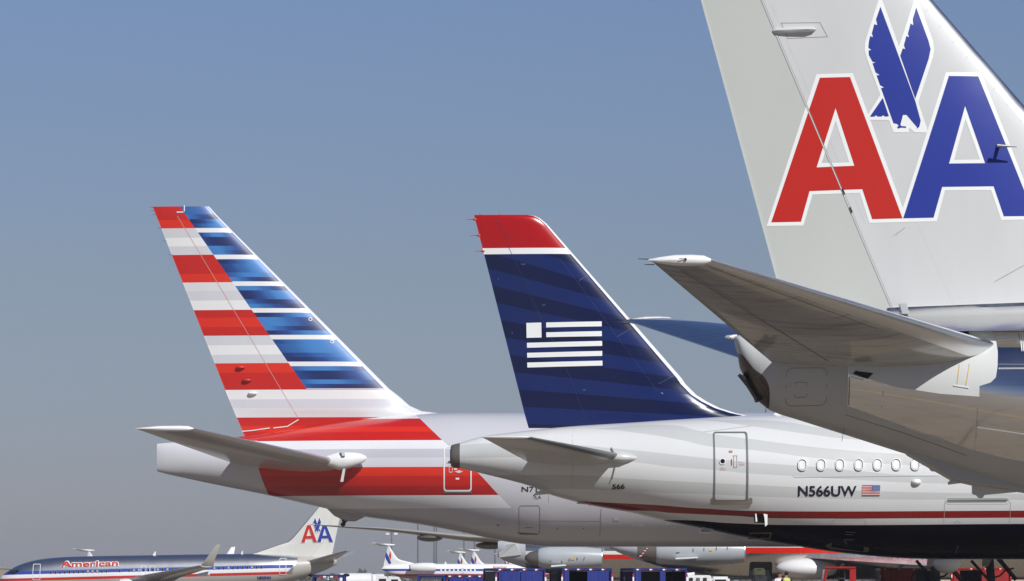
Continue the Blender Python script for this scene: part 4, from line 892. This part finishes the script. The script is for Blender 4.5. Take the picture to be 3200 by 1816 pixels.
# ================================================================== 6. mad-dog twins behind: two silver rear-engined jets
def rear_jet(D, cx, st, lab, eng, stripe, px_eng_dy=-3.2):
    fr = Fr(D, cx); r = thing('rear_engine_jet', lab, 'airliner', fr.loc())
    b = Body(fr, st, n=48, m=90)
    m = alu('worn_aluminium', (.62,.60,.57), .14, .25, (1.5,.6,.5), .12); x, y, z = m.xyz()
    t0, t1, t2 = [fr.Z(p,-1.6) for p in stripe]
    wh = z.gt(t1)*z.lt(t0); rd = z.gt(t2)*z.lt(t1); c = m.mix(wh, (.62,.60,.57), lin((224,224,220))); c = m.mix(rd, c, lin((200,38,22)))
    pt = x.lt(fr.X(eng['cowl'][0][0]-40)); c = m.mix(pt, c, lin((186,190,196))); m.color(c); m.set('Metallic', 1.0-wh.mx(rd).mx(pt)); b.build('fuselage', m.m, r)
    R = []
    for k, (px, rr) in enumerate(eng['cowl']):
        c_ = fr.P(px, eng['y'], px_eng_dy); R.append([(c_.x, c_.y+rr*math.cos(t), c_.z+rr*math.sin(t)) for t in [2*math.pi*i/32 for i in range(32)]])
    ec = Mat('engine_cowl_paint', lin((172,177,182)), .3, 0, .4); ec.color(ec.grime(lin((172,177,182)), .12, (.5,.5,.5), 2)); 
    en = MB().rings(R, False).build('engine', ec.m, r, True, 60)
    (pa, ra), (pb, rb) = eng['cowl'][-1], eng['cowl'][-2]
    R = []
    for px, rr in ((pa-1, ra*1.0), (pa+2, ra*1.01), (pa+3.5, ra*.95), (pa+2, ra*.86), (pa-10, ra*.8)):
        c_ = fr.P(px, eng['y'], px_eng_dy); R.append([(c_.x, c_.y+rr*math.cos(t), c_.z+rr*math.sin(t)) for t in [2*math.pi*i/32 for i in range(32)]])
    MB().rings(R, False).build('inlet_lip', M['chrome'], en, True, 60)
    c_ = fr.P(pa-9, eng['y'], px_eng_dy); MB().tube((c_.x-.05,c_.y,c_.z),(c_.x,c_.y,c_.z),ra*.8,ra*.8,24).build('fan_face', M['dark'], en)
    R = []
    for px, rr in eng['noz']:
        c_ = fr.P(px, eng['y']+1, px_eng_dy); R.append([(c_.x, c_.y+rr*math.cos(t), c_.z+rr*math.sin(t)) for t in [2*math.pi*i/24 for i in range(24)]])
    MB().rings(R).build('exhaust_nozzle', M['cone'], en, True, 60)
    a, bq = eng['cowl'][0][0], pa
    def es(x, z):
        c_ = fr.P(a, eng['y'], px_eng_dy); rm = max(r_ for _, r_ in eng['cowl']); u = min(abs((z-c_.z)/rm), .99); return px_eng_dy-rm*math.sqrt(1-u*u)
    for L_ in eng['marks']: strips([L_], fr, px_eng_dy-.8, es, .03, .035).build('vent_slot', M['dark'], en)
    sx0, sx1, sy = eng['strake']; MB().prism([(fr.X(q, px_eng_dy-.6), fr.Z(w_, px_eng_dy-.6)) for q, w_ in ((sx0, sy+4),(sx1,sy),(sx1-4,sy-4),(sx0,sy-1))], px_eng_dy-1.05, px_eng_dy-.75).build('strake', M['white'], en)
    cx_, cy_ = eng['dot']; decal('warning_placard', [[(cx_-5,cy_-3),(cx_+5,cy_-3),(cx_+5,cy_+3),(cx_-5,cy_+3)]], fr, px_eng_dy-.8, es, .02, M['yellow'], en)
    MB().box(fr.X(eng['cowl'][0][0]+10), fr.X(pa-40), px_eng_dy+.5, -1.2, fr.Z(eng['y'])-.12, fr.Z(eng['y'])+.16).build('pylon', M['grey'], r)
    return fr, r, b, en
frA, PA, bA, enA = rear_jet(233, 1900, [(1556,1692,1740,.3),(1575,1686,1752,.55),(1620,1672,1768,.85),(1700,1655,1790,1.2),(1800,1640,1806,1.5),(1900,1630,1812,1.67),(3300,1630,1812,1.67),(3500,1660,1806,1.2),(3590,1730,1790,.4)],
    'silver jet with a round engine inlet facing right, half hidden behind the blue carts',
    dict(y=1743, cowl=((1682,.50),(1690,.60),(1720,.68),(1760,.72),(1800,.70),(1850,.62),(1880,.56)), noz=((1640,.10),(1655,.35),(1684,.49)), marks=[[(1756,1752),(1756,1760)],[(1779,1746),(1779,1754)],[(1804,1742),(1804,1750)],[(1826,1741),(1826,1748)],[(1716,1754),(1724,1754)]], strake=(1722,1770,1768), dot=(1790,1747)),
    (1722,1733,1748))
MB().add([tuple(frA.P(a,b,d)) for a,b,d in ((1556,1706,-.05),(1600,1700,-.9),(1612,1700,-.9),(1628,1734,-.9),(1560,1742,-.5),(1556,1706,.05),(1628,1734,.9),(1612,1700,.9))], [(0,1,2,3,4),(5,7,6,4),(0,5,4),(0,1,7,5),(1,2,7),(2,3,6,7),(3,4,6)]).build('tail_cone', M['grey'], PA)
wA = Stab([(frA.P(1600,1730,-3.0), frA.P(1560,1732,-3.0), .3), (frA.P(1690,1752,-3.8), frA.P(1636,1752,-3.8), .1)])
frB, PB, bB, enB = rear_jet(218, 2500, [(1905,1696,1712,.15),(1935,1688,1728,.4),(2000,1672,1752,.8),(2080,1652,1776,1.15),(2180,1636,1794,1.45),(2300,1625,1806,1.62),(2420,1618,1811,1.67),(3750,1618,1811,1.67),(3950,1650,1806,1.2),(4060,1720,1785,.4)],
    'silver jet with open cargo door and a white and red ribbon on its engine exhaust', 
    dict(y=1724, cowl=((2050,.62),(2060,.70),(2120,.76),(2200,.76),(2280,.70),(2325,.60)), noz=((1992,.30),(2010,.42),(2052,.61)), marks=[[(2166,1714),(2166,1725)],[(2200,1712),(2200,1722)],[(2239,1709),(2239,1718)],[(2274,1708),(2274,1716)],[(2112,1727),(2124,1727)]], strake=(2110,2182,1744), dot=(2221,1719)),
    (1702,1711,1729))
# ribbon with diagonal red and white stripes
rb = MB(); 
for i in range(6): 
    a = frB.P(1994+4.2*i, 1738-5.5*i, -4.1); b_ = frB.P(1997+4.2*(i+1), 1738-5.5*(i+1), -4.1)
    rb.add([(a.x,a.y,a.z-.07),(a.x+.17,a.y,a.z-.02),(b_.x+.17,b_.y,b_.z),(b_.x,b_.y,b_.z)], [(0,1,2,3)])
rbm = Mat('striped_ribbon', (.6,.1,.08), .6); x, y, z = rbm.xyz(); rbm.color(rbm.mix((z*5.5+x*2.0).fr().gt(.5), lin((170,40,38)), lin((210,205,200)))); rb.build('ribbon', rbm.m, enB)
sB = bB.side
decal('cargo_door_opening', [rrect(2343,1757,2414,1808,7)], frB, -1.6, sB, .03, M['black'], PB, .3)
MB().ellipsoid(tuple(frB.P(2520,1778,-1.7)), (1.75,1.1,.62), 28, 14).build('wing_root_fairing', M['white'], PB, True)
wB = Stab([(frB.P(3000,1764,-1.2), frB.P(2500,1742,-1.2), .34), (frB.P(2990,1778,-14), frB.P(2960,1772,-14), .09)])
wB.part('wing', 0, 1, alu('wing_aluminium', (.7,.7,.72), .12, .2).m, PB)
for Fq, q, z0, xs in ((frA, PA, .55, (2200, 3300)), (frB, PB, .55, (2800, 3800))):
    for xx in xs:
        a = Fq.X(xx); l_ = MB().tube((a,-1.8,.5),(a,-1.5,2.0),.12,.12).build('landing_gear', M['steel'], q, True); MB().tube((a,-2.1,.52),(a,-1.6,.52),.52,.52,24).build('wheel', M['black'], l_, True)
# ================================================================== 7. wide-body seen by its left wing
fr = Fr(270.0, 2480)
P6 = thing('airliner', 'far airliner showing only a long thin wing with hanging pods', 'airliner', fr.loc())
wm = paint('far_wing_paint', (170,165,156), .35, .2)
w6 = Stab([(Vector((0,-4.5,3.95)), Vector((0,4.5,3.95)), .5), (Vector((fr.X(1500),0.0,4.74)), Vector((fr.X(1500),4.3,4.74)), .26), (Vector((fr.X(1200),1.6,5.42)), Vector((fr.X(1200),4.2,5.42)), .13), (Vector((fr.X(1010),2.6,5.67)), Vector((fr.X(1010),4.1,5.66)), .05), (Vector((fr.X(968),3.6,5.76)), Vector((fr.X(968),4.0,5.76)), .02)])
w6.part('wing', 0, 1, wm, P6)
rows = [(Vector((-a.x,a.y,a.z)), Vector((-b.x,b.y,b.z)), t) for a, b, t in w6.rows]; Stab(rows).part('wing', 0, 1, wm, P6)
MB().tube((fr.X(975),3.4,5.75),(fr.X(958),3.7,5.75),.05,.02).build('wingtip_light', M['white'], P6, True)
for px, py, rx, rz in ((1343,1677,.92,.34),(1532,1701,1.05,.34)):
    a = fr.P(px,py+4,2.2); MB().ellipsoid((a.x,a.y,a.z),(rx,1.6,rz*.8),20,12).build('flap_fairing', M['cone'], P6, True)
R = []
for y_, r_, zc in ((-18,.3,4.8),(-17,1.2,4.7),(-14,2.1,4.7),(-10,2.5,4.7),(16,2.5,4.7),(24,1.7,5.3),(30,.5,6.0)): R.append([(r_*math.cos(t), y_, zc+r_*math.sin(t)) for t in [2*math.pi*i/32 for i in range(32)]])
MB().rings(R).build('fuselage', M['white'], P6, True)
# ================================================================== 8. ramp vehicles
cloth = Mat('blue_curtain', lin((36,50,130)), .9); nz = cloth.noise((9,9,.6), 1.0, 4); cloth.color(cloth.mix(nz, lin((24,34,96)), lin((46,64,150)))); cloth = cloth.m
bfr = paint('blue_frame', (28,40,108), .45, .1); bdk = paint('dark_interior', (12,13,22), .7, amt=0); rfr = paint('red_frame', (166,22,22), .4, .2)
def cart(name, label, loc, L, W, H, yaw, frame, curtain, openbays, group):
    r = thing(name, label, 'baggage cart', loc, yaw, group)
    MB().box(-L/2,L/2,-W/2,W/2,H-.10,H,.02).build('roof', frame, r)
    MB().box(-L/2,L/2,-W/2,W/2,.42,.52,.02).build('deck', frame, r)
    for sx in (-1,1):
        for sy in (-1,1): MB().box(sx*L/2-.035-(.0 if sx>0 else -.035)+(-.035 if sx>0 else 0), sx*L/2+(0 if sx>0 else .07), sy*W/2-(.07 if sy>0 else 0), sy*W/2+(0 if sy>0 else .07), .522, H-.102).build('post', frame, r)
    MB().box(-L/2+.02,-L/2+.06,-W/2+.08,W/2-.08,.53,H-.12).build('end_panel', bdk, r); MB().box(L/2-.06,L/2-.02,-W/2+.08,W/2-.08,.53,H-.12).build('end_panel', bdk, r)
    MB().box(-L/2+.08,L/2-.08,W/2-.06,W/2-.03,.53,H-.12).build('back_panel', bdk, r)
    nb = 2; bw = (L-.2)/nb
    for i in range(nb):
        if i in openbays: 
            x0, x1 = -L/2+.1+i*bw, -L/2+.1+i*bw+bw*.22
        else: x0, x1 = -L/2+.1+i*bw+.015, -L/2+.1+(i+1)*bw-.015
        n = int((x1-x0)/.035)+2; vs = []
        for k in range(n+1):
            xx = x0+(x1-x0)*k/n; yy = -W/2+.02+.016*math.sin(k*2.1)+.008*math.sin(k*.7); vs += [(xx,yy,.54),(xx,yy-.005,H-.11)]
        mesh('curtain', vs, [(2*k,2*k+2,2*k+3,2*k+1) for k in range(n)], curtain, r, True, 80)
    for i in range(4):
        xx = -L/2+L*(i+.4)/4.1
        MB().box(xx-.09,xx,-W/2-.006,-W/2-.001,H-.085,H-.035).build('reflector', M['decal_white'], r); MB().box(xx+.001,xx+.08,-W/2-.006,-W/2-.001,H-.085,H-.035).build('reflector', M['red'], r)
    for sx in (-1,1):
        MB().box(sx*L/2-.03,sx*L/2+.03,-W/2-.008,-W/2-.001,H-.34,H-.23).build('reflector', M['red'], r); MB().box(sx*L/2-.03,sx*L/2+.03,-W/2-.008,-W/2-.001,H-.50,H-.345).build('reflector', M['decal_white'], r)
    for sx in (-1,1):
        for sy in (-1,1):
            MB().tube((sx*L*.33,sy*(W/2-.05)-.08,.20),(sx*L*.33,sy*(W/2-.05)+.08,.20),.20,.20,20).build('wheel', M['black'], r, True)
    MB().tube((L/2,0,.3),(L/2+.5,0,.25),.03,.03).build('drawbar', M['dark'], r)
    return r
def at(px, D): return ((px-CX)*D/F, D, 0)
y24 = math.radians(20)
G = 'baggage carts in the row under the airliners'
cart('baggage_cart', 'blue baggage cart with both curtains drawn, in the middle of the blue carts', at(1607,150), 2.05, 1.5, 1.80, y24, bfr, cloth, (), G)
cart('baggage_cart', 'blue baggage cart with curtain half pulled back, orange cone beyond it', at(1815,150.4), 2.10, 1.4, 1.81, y24, bfr, cloth, (0,), G)
cart('baggage_cart', 'blue baggage cart with black open interior, at the right end of the blue ones', at(2042,149.7), 2.25, 1.4, 1.80, y24, bfr, cloth, (0,1), G)
cart('baggage_cart', 'low blue curtained cart directly beneath the small white jet', at(1452,158), 1.7, 1.3, 1.58, y24*.5, bfr, cloth, (), G)
cart('baggage_cart', 'red baggage cart left of the dark landing gear legs', at(2835,195), 3.0, 1.5, 2.10, math.radians(4), rfr, paint('red_curtain', (170,24,24), .8), (1,), G)
cart('baggage_cart', 'red baggage cart at the far right behind the landing gear', at(3065,195), 3.0, 1.5, 2.12, math.radians(-4), rfr, paint('red_curtain_dark', (160,22,22), .8), (0,), G)
def tractor(label, loc, body, W=1.4, H=1.75, driver=False, num=None):
    r = thing('baggage_tractor', label, 'tractor', loc, 0, None); hw = W/2
    MB().box(-hw-1.0,hw+.2,-.7,.7,.35,.95,.06).build('body', body, r)
    MB().box(-hw,hw,-.7,.7,H-.09,H,.03).build('cab_roof', body, r)
    for sx in (-1,1):
        for sy in (-1,1): MB().tube((sx*(hw-.06)-(0 if sx>0 else .10),sy*.62,.95),(sx*(hw-.06),sy*.62,H-.09),.055,.055,8).build('pillar', body, r)
    MB().box(-hw+.35,hw-.15,-.35,.35,.951,1.15,.04).build('seat', M['black'], r)
    MB().add([(-hw-.10,-.6,.96),(-hw-.10,.6,.96),(-hw+.02,.6,H-.1),(-hw+.02,-.6,H-.1)], [(0,1,2,3)]).build('windscreen', Mat('windscreen_glass', (.25,.27,.28), .1, 0, .4).m, r)
    MB().box(-hw+.10,-hw+.16,-.3,.3,.96,1.2).build('dashboard', M['black'], r)
    for sx in (-1,1):
        for sy in (-1,1): MB().tube((sx*.62-.3,sy*.68-.09,.28),(sx*.62-.3,sy*.68+.09,.28),.28,.28,20).build('wheel', M['black'], r, True)
    return r
tr = tractor('red baggage tractor with open cab and a driver inside', at(2622,150), rfr, 1.22, 1.86)
MB().box(.36,.58,-.71,-.64,.96,1.76).build('door_post', rfr, tr)
tb_ = tractor('blue tractor with a dark cab, left of the parked tankers', at(1030,160), bfr, 1.35, 1.60)
MB().box(-.67,.60,-.715,-.70,1.47,1.55).build('light_bar', bfr, tb_)
for i, (a, mt) in enumerate(((-.42,'red'),(-.24,'decal_white'),(.05,'decal_white'),(.24,'red'))): MB().box(a,a+.13,-.735,-.718,1.48,1.54).build('reflector', M[mt], tb_)
q = Fr(160, 1030); text_mb('2', (1022,1802,1029,1812), q, -.75, lambda x, z: -.72, .02, .01).build('number_lettering', M['decal_white'], tb_)
for sx in (-.72, .72): MB().ellipsoid((sx,-.5,1.58),(.14,.12,.07),12,8).build('beacon', M['black'], tb_, True)
tc_ = tractor('blue tug with a boxy cab coupled to the low curtained cart', at(1350,158), paint('bright_blue_frame', (38,58,144), .45, .1), 1.15, 1.58)
def tank_truck(label, loc, L, yaw=0):
    r = thing('tank_truck', label, 'tank truck', loc, yaw, 'white trucks parked far off')
    R = [[(x_, rr*math.cos(t), 2.05+rr*.85*math.sin(t)) for t in [2*math.pi*i/20 for i in range(20)]] for x_, rr in ((-L/2-.15,.6),(-L/2,1.05),(L/2,1.05),(L/2+.15,.6))]
    MB().rings(R).build('tank', M['white'], r, True); MB().box(-L/2-.3,L/2+2.2,-.9,.9,.75,1.05,.04).build('chassis', M['dark'], r)
    cb = MB(); cb.add([(L/2+.5,-1,1.051),(L/2+2.1,-1,1.051),(L/2+2.15,-1,1.7),(L/2+1.6,-1,2.6),(L/2+.5,-1,2.7),(L/2+.5,1,1.051),(L/2+2.1,1,1.051),(L/2+2.15,1,1.7),(L/2+1.6,1,2.6),(L/2+.5,1,2.7)], [(0,1,2,3,4),(9,8,7,6,5),(0,5,6,1),(1,6,7,2),(2,7,8,3),(3,8,9,4),(4,9,5,0)])
    c_ = cb.build('cab', M['white'], r); MB().box(L/2+.8,L/2+1.55,-1.02,-1.004,1.75,2.35).build('window', M['glass'], c_)
    for xx in (-L/2+.5,-L/2+1.6,L/2+1.3):
        for sy in (-.9,.9): MB().tube((xx,sy-.14,.5),(xx,sy+.14,.5),.5,.5,20).build('wheel', M['black'], r, True)
    return r
tank_truck('white tank truck with the longest tank, right behind the blue tractor', at(1112,395), 3.2)
tank_truck('white tank truck with a short tank, nearest the tail of the small white jet', at(1172,410), 1.9)
def service_truck(label, loc):
    r = thing('service_truck', label, 'truck', loc, 0)
    MB().box(-1.2,.35,-.95,.95,.5,1.55,.04).build('body', M['white'], r)
    cb = MB().box(.36,1.1,-.95,.95,.5,1.5,.08).build('cab', M['white'], r); MB().box(.5,.95,-.965,-.952,1.05,1.38).build('window', M['glass'], cb)
    for i in range(5): MB().box(-1.1+.28*i,-.95+.28*i,-.99,-.955,.9,1.45,.01).build('locker', M['steel'] if i%2 else M['dark'], r)
    MB().tube((-.9,-.5,1.55),(-.3,-.5,1.62),.06,.06).build('pipe_rail', M['white'], r)
    for xx in (-.8,.75):
        for sy in (-.9,.9): MB().tube((xx,sy-.12,.4),(xx,sy+.12,.4),.4,.4,20).build('wheel', M['black'], r, True)
service_truck('low white service truck right of the blue carts', at(2192,156))
# belt loader with luggage at the open cargo door
bl = thing('belt_loader', 'belt loader reaching up to the open cargo door, dark bags on it', 'loader', at(2385,175), 0)
MB().box(-.9,.9,-1.0,1.0,.35,.85,.05).build('chassis', rfr, bl)
MB().add([(-.45,-1.8,.9),(.45,-1.8,.9),(.45,3.2,1.75),(-.45,3.2,1.75),(-.45,-1.8,1.05),(.45,-1.8,1.05),(.45,3.2,1.9),(-.45,3.2,1.9)], [(0,1,2,3),(4,7,6,5),(0,4,5,1),(1,5,6,2),(2,6,7,3),(3,7,4,0)]).build('conveyor', M['black'], bl)
for sx in (-.7,.7):
    for sy in (-.7,.7): MB().tube((sx-.1,sy,.3),(sx+.1,sy,.3),.3,.3,18).build('wheel', M['black'], bl, True)
def bag(label, px, D, z, s, mat):
    o = MB().box(-s[0]/2,s[0]/2,-s[1]/2,s[1]/2,0,s[2],.05).build('suitcase', mat, None, True, 50); o.location = ((px-CX)*D/F, D, z)
    MB().tube((-.08,-s[1]/2-.02,s[2]*.8),(.08,-s[1]/2-.02,s[2]*.8),.012,.012,8).build('handle', M['black'], o)
    return setp(o, label, 'suitcase', 'bags on the belt loader')
bag('olive suitcase on top of the belt loader', 2372, 176.0, 1.62, (.55,.4,.36), paint('olive_fabric', (74,78,50), .8))
bag('black suitcase below the olive one on the belt loader', 2376, 174.8, 1.30, (.62,.4,.34), paint('black_fabric', (34,36,42), .7))
bag('dark red suitcase low on the belt loader', 2379, 173.6, 1.12, (.7,.4,.22), paint('red_fabric', (120,24,30), .7))
# traffic cones and orange chocks glimpsed through the carts
def cone(label, px, D, z0, h):
    r = thing('traffic_cone', label, 'traffic cone', ((px-CX)*D/F, D, 0), 0, 'traffic cones by the carts')
    og = paint('cone_orange', (226,84,40), .6)
    MB().box(-.2,.2,-.2,.2,0,.03).build('base', M['black'], r); k = MB().tube((0,0,.031),(0,0,h),.16,.03,16).build('body', og, r, True); MB().tube((0,0,h*.55),(0,0,h*.75),.105,.072,16).build('collar', M['decal_white'], k, True)
cone('orange traffic cone seen under the half curtained blue cart', 1788, 168, 0, 1.25); cone('thinner orange traffic cone just right of the first', 1811, 172, 0, 1.15)
# ------------------------------------------------------------------ people
skin = paint('skin', (176,128,104), .6, amt=0)
def person(label, loc, rotz, top, legs, hair, arms, vest=None, seat=False, helmet=None):
    r = thing('person', label, 'person', loc, rotz)
    J = {'pel':(0,0,.95),'spi':(0,0,1.15),'che':(0,0,1.36),'nek':(0,0,1.50),'hed':(0,-.01,1.60),'cro':(0,0,1.72),
         'shL':(-.18,0,1.43),'elL':arms[0],'haL':arms[1],'shR':(.18,0,1.43),'elR':arms[2],'haR':arms[3],
         'hiL':(-.10,0,.90),'knL':(-.11,-.02,.50),'anL':(-.12,.02,.08),'toL':(-.13,-.16,.04),'hiR':(.10,0,.90),'knR':(.11,-.02,.50),'anR':(.12,.02,.08),'toR':(.13,-.16,.04)}
    if seat: J.update({'hiL':(-.1,0,.9),'knL':(-.12,-.42,.92),'anL':(-.12,-.42,.5),'toL':(-.12,-.56,.46),'hiR':(.1,0,.9),'knR':(.12,-.42,.92),'anR':(.12,-.42,.5),'toR':(.12,-.56,.46)})
    Rd = {'pel':.15,'spi':.135,'che':.165,'nek':.055,'hed':.085,'cro':.075,'shL':.07,'shR':.07,'elL':.046,'elR':.046,'haL':.034,'haR':.034,'hiL':.095,'hiR':.095,'knL':.062,'knR':.062,'anL':.045,'anR':.045,'toL':.04,'toR':.04}
    Ed = [('pel','spi'),('spi','che'),('che','nek'),('nek','hed'),('hed','cro'),('che','shL'),('shL','elL'),('elL','haL'),('che','shR'),('shR','elR'),('elR','haR'),('pel','hiL'),('hiL','knL'),('knL','anL'),('anL','toL'),('pel','hiR'),('hiR','knR'),('knR','anR'),('anR','toR')]
    ks = list(J)
    verts = [Vector(J[k]) for k in ks]; edges = [(ks.index(a), ks.index(b)) for a, b in Ed]; rad = [Rd[k] for k in ks]
    for side_, hk, ek in ((-1,'haL','elL'),(1,'haR','elR')):          # palm, four fingers and thumb
        h = Vector(J[hk]); d = (h-Vector(J[ek])).normalized(); u = d.cross(Vector((0,0,1))).normalized(); p0 = ks.index(hk)
        pi = len(verts); verts.append(h+d*.07); rad.append(.032); edges.append((p0, pi))
        for k in range(4):
            a = len(verts); verts.append(h+d*.10+u*(.024*(k-1.5))); rad.append(.010); edges.append((pi, a))
            verts.append(h+d*(.155+.012*(1-abs(k-1.2)))+u*(.026*(k-1.5))+Vector((0,0,-.02))); rad.append(.008); edges.append((a, a+1))
        a = len(verts); verts.append(h+d*.06+u*-.05*side_); rad.append(.011); edges.append((p0, a)); verts.append(h+d*.10+u*-.065*side_); rad.append(.009); edges.append((a, a+1))
    me = bpy.data.meshes.new('body'); me.from_pydata(verts, edges, []); bd = bpy.data.objects.new('body', me); COL.objects.link(bd)
    md = bd.modifiers.new('skin', 'SKIN'); md.use_smooth_shade = True
    for v, rr in zip(me.skin_vertices[0].data, rad): v.radius = (rr, rr*(.72 if rr > .12 else 1))
    me.skin_vertices[0].data[0].use_root = True
    sb_ = bd.modifiers.new('sub', 'SUBSURF'); sb_.levels = sb_.render_levels = 1
    dg = bpy.context.evaluated_depsgraph_get(); nm = bpy.data.meshes.new_from_object(bd.evaluated_get(dg)); bpy.data.objects.remove(bd)
    bm_ = Mat('clothed_body', skin_c := lin((176,128,104)), .7); x, y, z = bm_.xyz()
    arm = x.ab().gt(.20); c = bm_.mix(z.lt(1.47), lin((176,128,104)), top); c = bm_.mix(z.lt(.98), c, legs); c = bm_.mix(z.lt(.09), c, (.02,.02,.02)); bm_.color(c)
    nm.materials.clear(); nm.materials.append(bm_.m)
    body = bpy.data.objects.new('body', nm); COL.objects.link(body); body.parent = r
    for p in nm.polygons: p.use_smooth = True
    hm = paint('hair', hair, .7, 0, amt=0)
    MB().ellipsoid((0,.025,1.69),(.092,.10,.085),14,10).build('hair', hm, r, True)
    MB().tube((0,-.085,1.63),(0,-.115,1.60),.010,.018,8).ellipsoid((0,-.10,1.602),(.018,.02,.014),8,6).build('nose', skin, r, True)
    for sx in (-1,1): MB().ellipsoid((sx*.032,-.082,1.645),(.012,.008,.008),8,6).build('eye', M['black'], r, True)
    for sx in (-1,1): MB().ellipsoid((sx*.09,0,1.62),(.012,.022,.032),8,6).build('ear', skin, r, True)
    MB().ellipsoid((0,-.088,1.575),(.026,.008,.006),8,6).build('mouth', paint('lips', (140,80,70), .6), r, True)
    if vest:
        R = []
        for zz, a, b in ((1.02,.175,.135),(1.15,.165,.13),(1.30,.19,.145),(1.42,.20,.13),(1.485,.13,.10)): R.append([(a*math.cos(t), b*math.sin(t), zz) for t in [2*math.pi*i/20 for i in range(20)]])
        vm = Mat('vest', vest, .6); x, y, z = vm.xyz(); vm.color(vm.mix(((x.ab()-.09).ab().lt(.022)).mx((z-1.18).ab().lt(.025)), vest, lin((205,205,195)))); MB().rings(R, False).build('safety_vest', vm.m, r, True)
    return r
person('ground worker in white top facing the camera, left of the yellow vest', at(2437,168), math.radians(10), lin((225,228,232)), lin((40,44,60)), (60,36,26), ((-.27,-.05,1.2),(-.14,-.22,1.25),(.28,.03,1.18),(.30,-.08,.96)))
person('ground worker in a yellow safety vest seen from behind, right of the one in white', at(2457,166), math.radians(200), lin((30,34,52)), lin((32,36,48)), (24,20,18), ((-.27,.0,1.18),(-.26,-.12,.96),(.27,0,1.18),(.24,-.16,1.0)), lin((196,214,52)))
d_ = person('driver in dark clothes sitting in the red tractor, one hand forward', at(2630,150.1), math.radians(-90), lin((24,28,42)), lin((26,28,36)), (20,18,18), ((-.2,-.22,1.28),(-.1,-.42,1.22),(.2,-.2,1.3),(.08,-.40,1.28)), lin((28,32,44)), True)
d_.location.z = .22; 
# ------------------------------------------------------------------ background
def mast(px, top, D, heads, lab):
    r = thing('light_mast', lab, 'light mast', at(px, D), 0, 'tall apron light masts on the horizon'); h = CZ+(YH-top)*D/F
    MB().tube((0,0,0),(0,0,h),.30,.14,10).build('pole', M['steel'], r, True)
    MB().box(-1.3,1.3,-.15,.15,h-.25,h-.05).build('crossarm', M['steel'], r)
    for sx in (-1,1): MB().box(sx*1.1-.5,sx*1.1+.5,-.5,.4,h-.9,h-.27,.08).build('floodlight', M['white'], r)
for px, top, lab in ((1224,1662,'light mast with twin white floodlights, left of all other masts'),(1306,1590,'thick light mast right of the first, its head hidden'),(1357,1588,'left mast of the close pair of thin masts'),(1364,1580,'right mast of the close pair of thin masts'),
                     (1450,1585,'light mast standing behind the two small T-tails'),(1483,1590,'thin light mast right above the rear T-tail'),(1547,1580,'light mast seen left of the engine of the half hidden silver jet')): mast(px, top, 1040, 1, lab)
bg = thing('warehouse', 'flat tan building at the far left edge behind the silver nose', 'building', at(-120, 700), 0)
MB().box(-8,8,-8,8,0,5.4).build('wall', M['beige'], bg); MB().box(-8.1,8.1,-8.1,8.1,5.401,5.6).build('roof_edge', M['grey'], bg)
for k in range(5): MB().box(-7+3*k,-5.2+3*k,-8.05,-8.0,1.5,3.2).build('window', M['glass'], bg)
MB().tube((6.4,-6,5.6),(6.4,-6,6.4),.12,.12).build('roof_vent', M['dark'], bg)
tm = thing('terminal_building', 'beige terminal wall with dark openings behind the landing gear at lower right', 'building', at(3160, 262), 0)
MB().box(-9,22,-4,6,0,4.6).build('wall', M['beige'], tm)
MB().box(-3.6,-2.0,-4.06,-4.0,1.4,2.05,.02).build('window', M['glass'], tm); MB().box(3.0,6.2,-4.06,-4.0,1.4,2.05,.02).build('window', M['glass'], tm)
MB().box(-9,22,-4.09,-4.003,.95,1.1).build('rub_rail', paint('ochre_rail', (150,116,50), .5), tm)
# hazy scrub along the far side of the airfield
rt = random.Random(5); vs = []; fs = []
hts = lerp([(-400,1798),(0,1799),(900,1800),(985,1788),(1010,1797),(1110,1789),(1130,1783),(1160,1785),(1195,1783),(1230,1789),(1260,1797),(1600,1799),(2300,1797),(3600,1798)])
for i in range(15000):
    px = rt.uniform(-300, 3500); D = rt.uniform(1150, 1300); zt = CZ+(YH-hts(px))*1200/F
    zt *= .82+.18*math.sin(px*.11)*math.sin(px*.037+1)+rt.uniform(-.05,.05); zz = zt*math.sqrt(rt.random()); x_ = (px-CX)*D/F; s_ = rt.uniform(.35,.9)
    u = Vector((rt.uniform(-1,1),rt.uniform(-1,1),rt.uniform(-1,1))).normalized()*s_; w = u.orthogonal().normalized()*s_*.7; c_ = Vector((x_,D,zz)); k = len(vs)
    vs += [c_-u-w, c_+u-w, c_+u+w, c_-u+w]; fs.append((k,k+1,k+2,k+3))
lf = Mat('far_foliage', (.07,.075,.05), .9); lf.color(lf.mix(lf.noise((1,1,1), .5, 3), (.05,.055,.035), (.12,.11,.08)))
me = bpy.data.meshes.new('tree_line'); me.from_pydata([tuple(v) for v in vs], [], fs); me.materials.append(lf.m); o = bpy.data.objects.new('tree_line', me); COL.objects.link(o); setp(o, 'hazy dark scrub and trees along the horizon', 'trees', None, 'stuff')
# thin dusty air over the airfield
hz = MB().box(-2700,2700,-2650,2750,-1.0,32.0); hm_ = bpy.data.materials.new('haze_air'); hm_.use_nodes = True; hn = hm_.node_tree
for n_ in list(hn.nodes):
    if n_.type == 'BSDF_PRINCIPLED': hn.nodes.remove(n_)
pv = hn.nodes.new('ShaderNodeVolumePrincipled'); pv.inputs['Color'].default_value = (.80,.84,.92,1); pv.inputs['Density'].default_value = .00016; pv.inputs['Anisotropy'].default_value = 0.0
hn.links.new(pv.outputs[0], hn.nodes['Material Output'].inputs['Volume'])
o = hz.build('haze', hm_); setp(o, 'thin dusty haze over the airfield', 'haze', None, 'stuff')
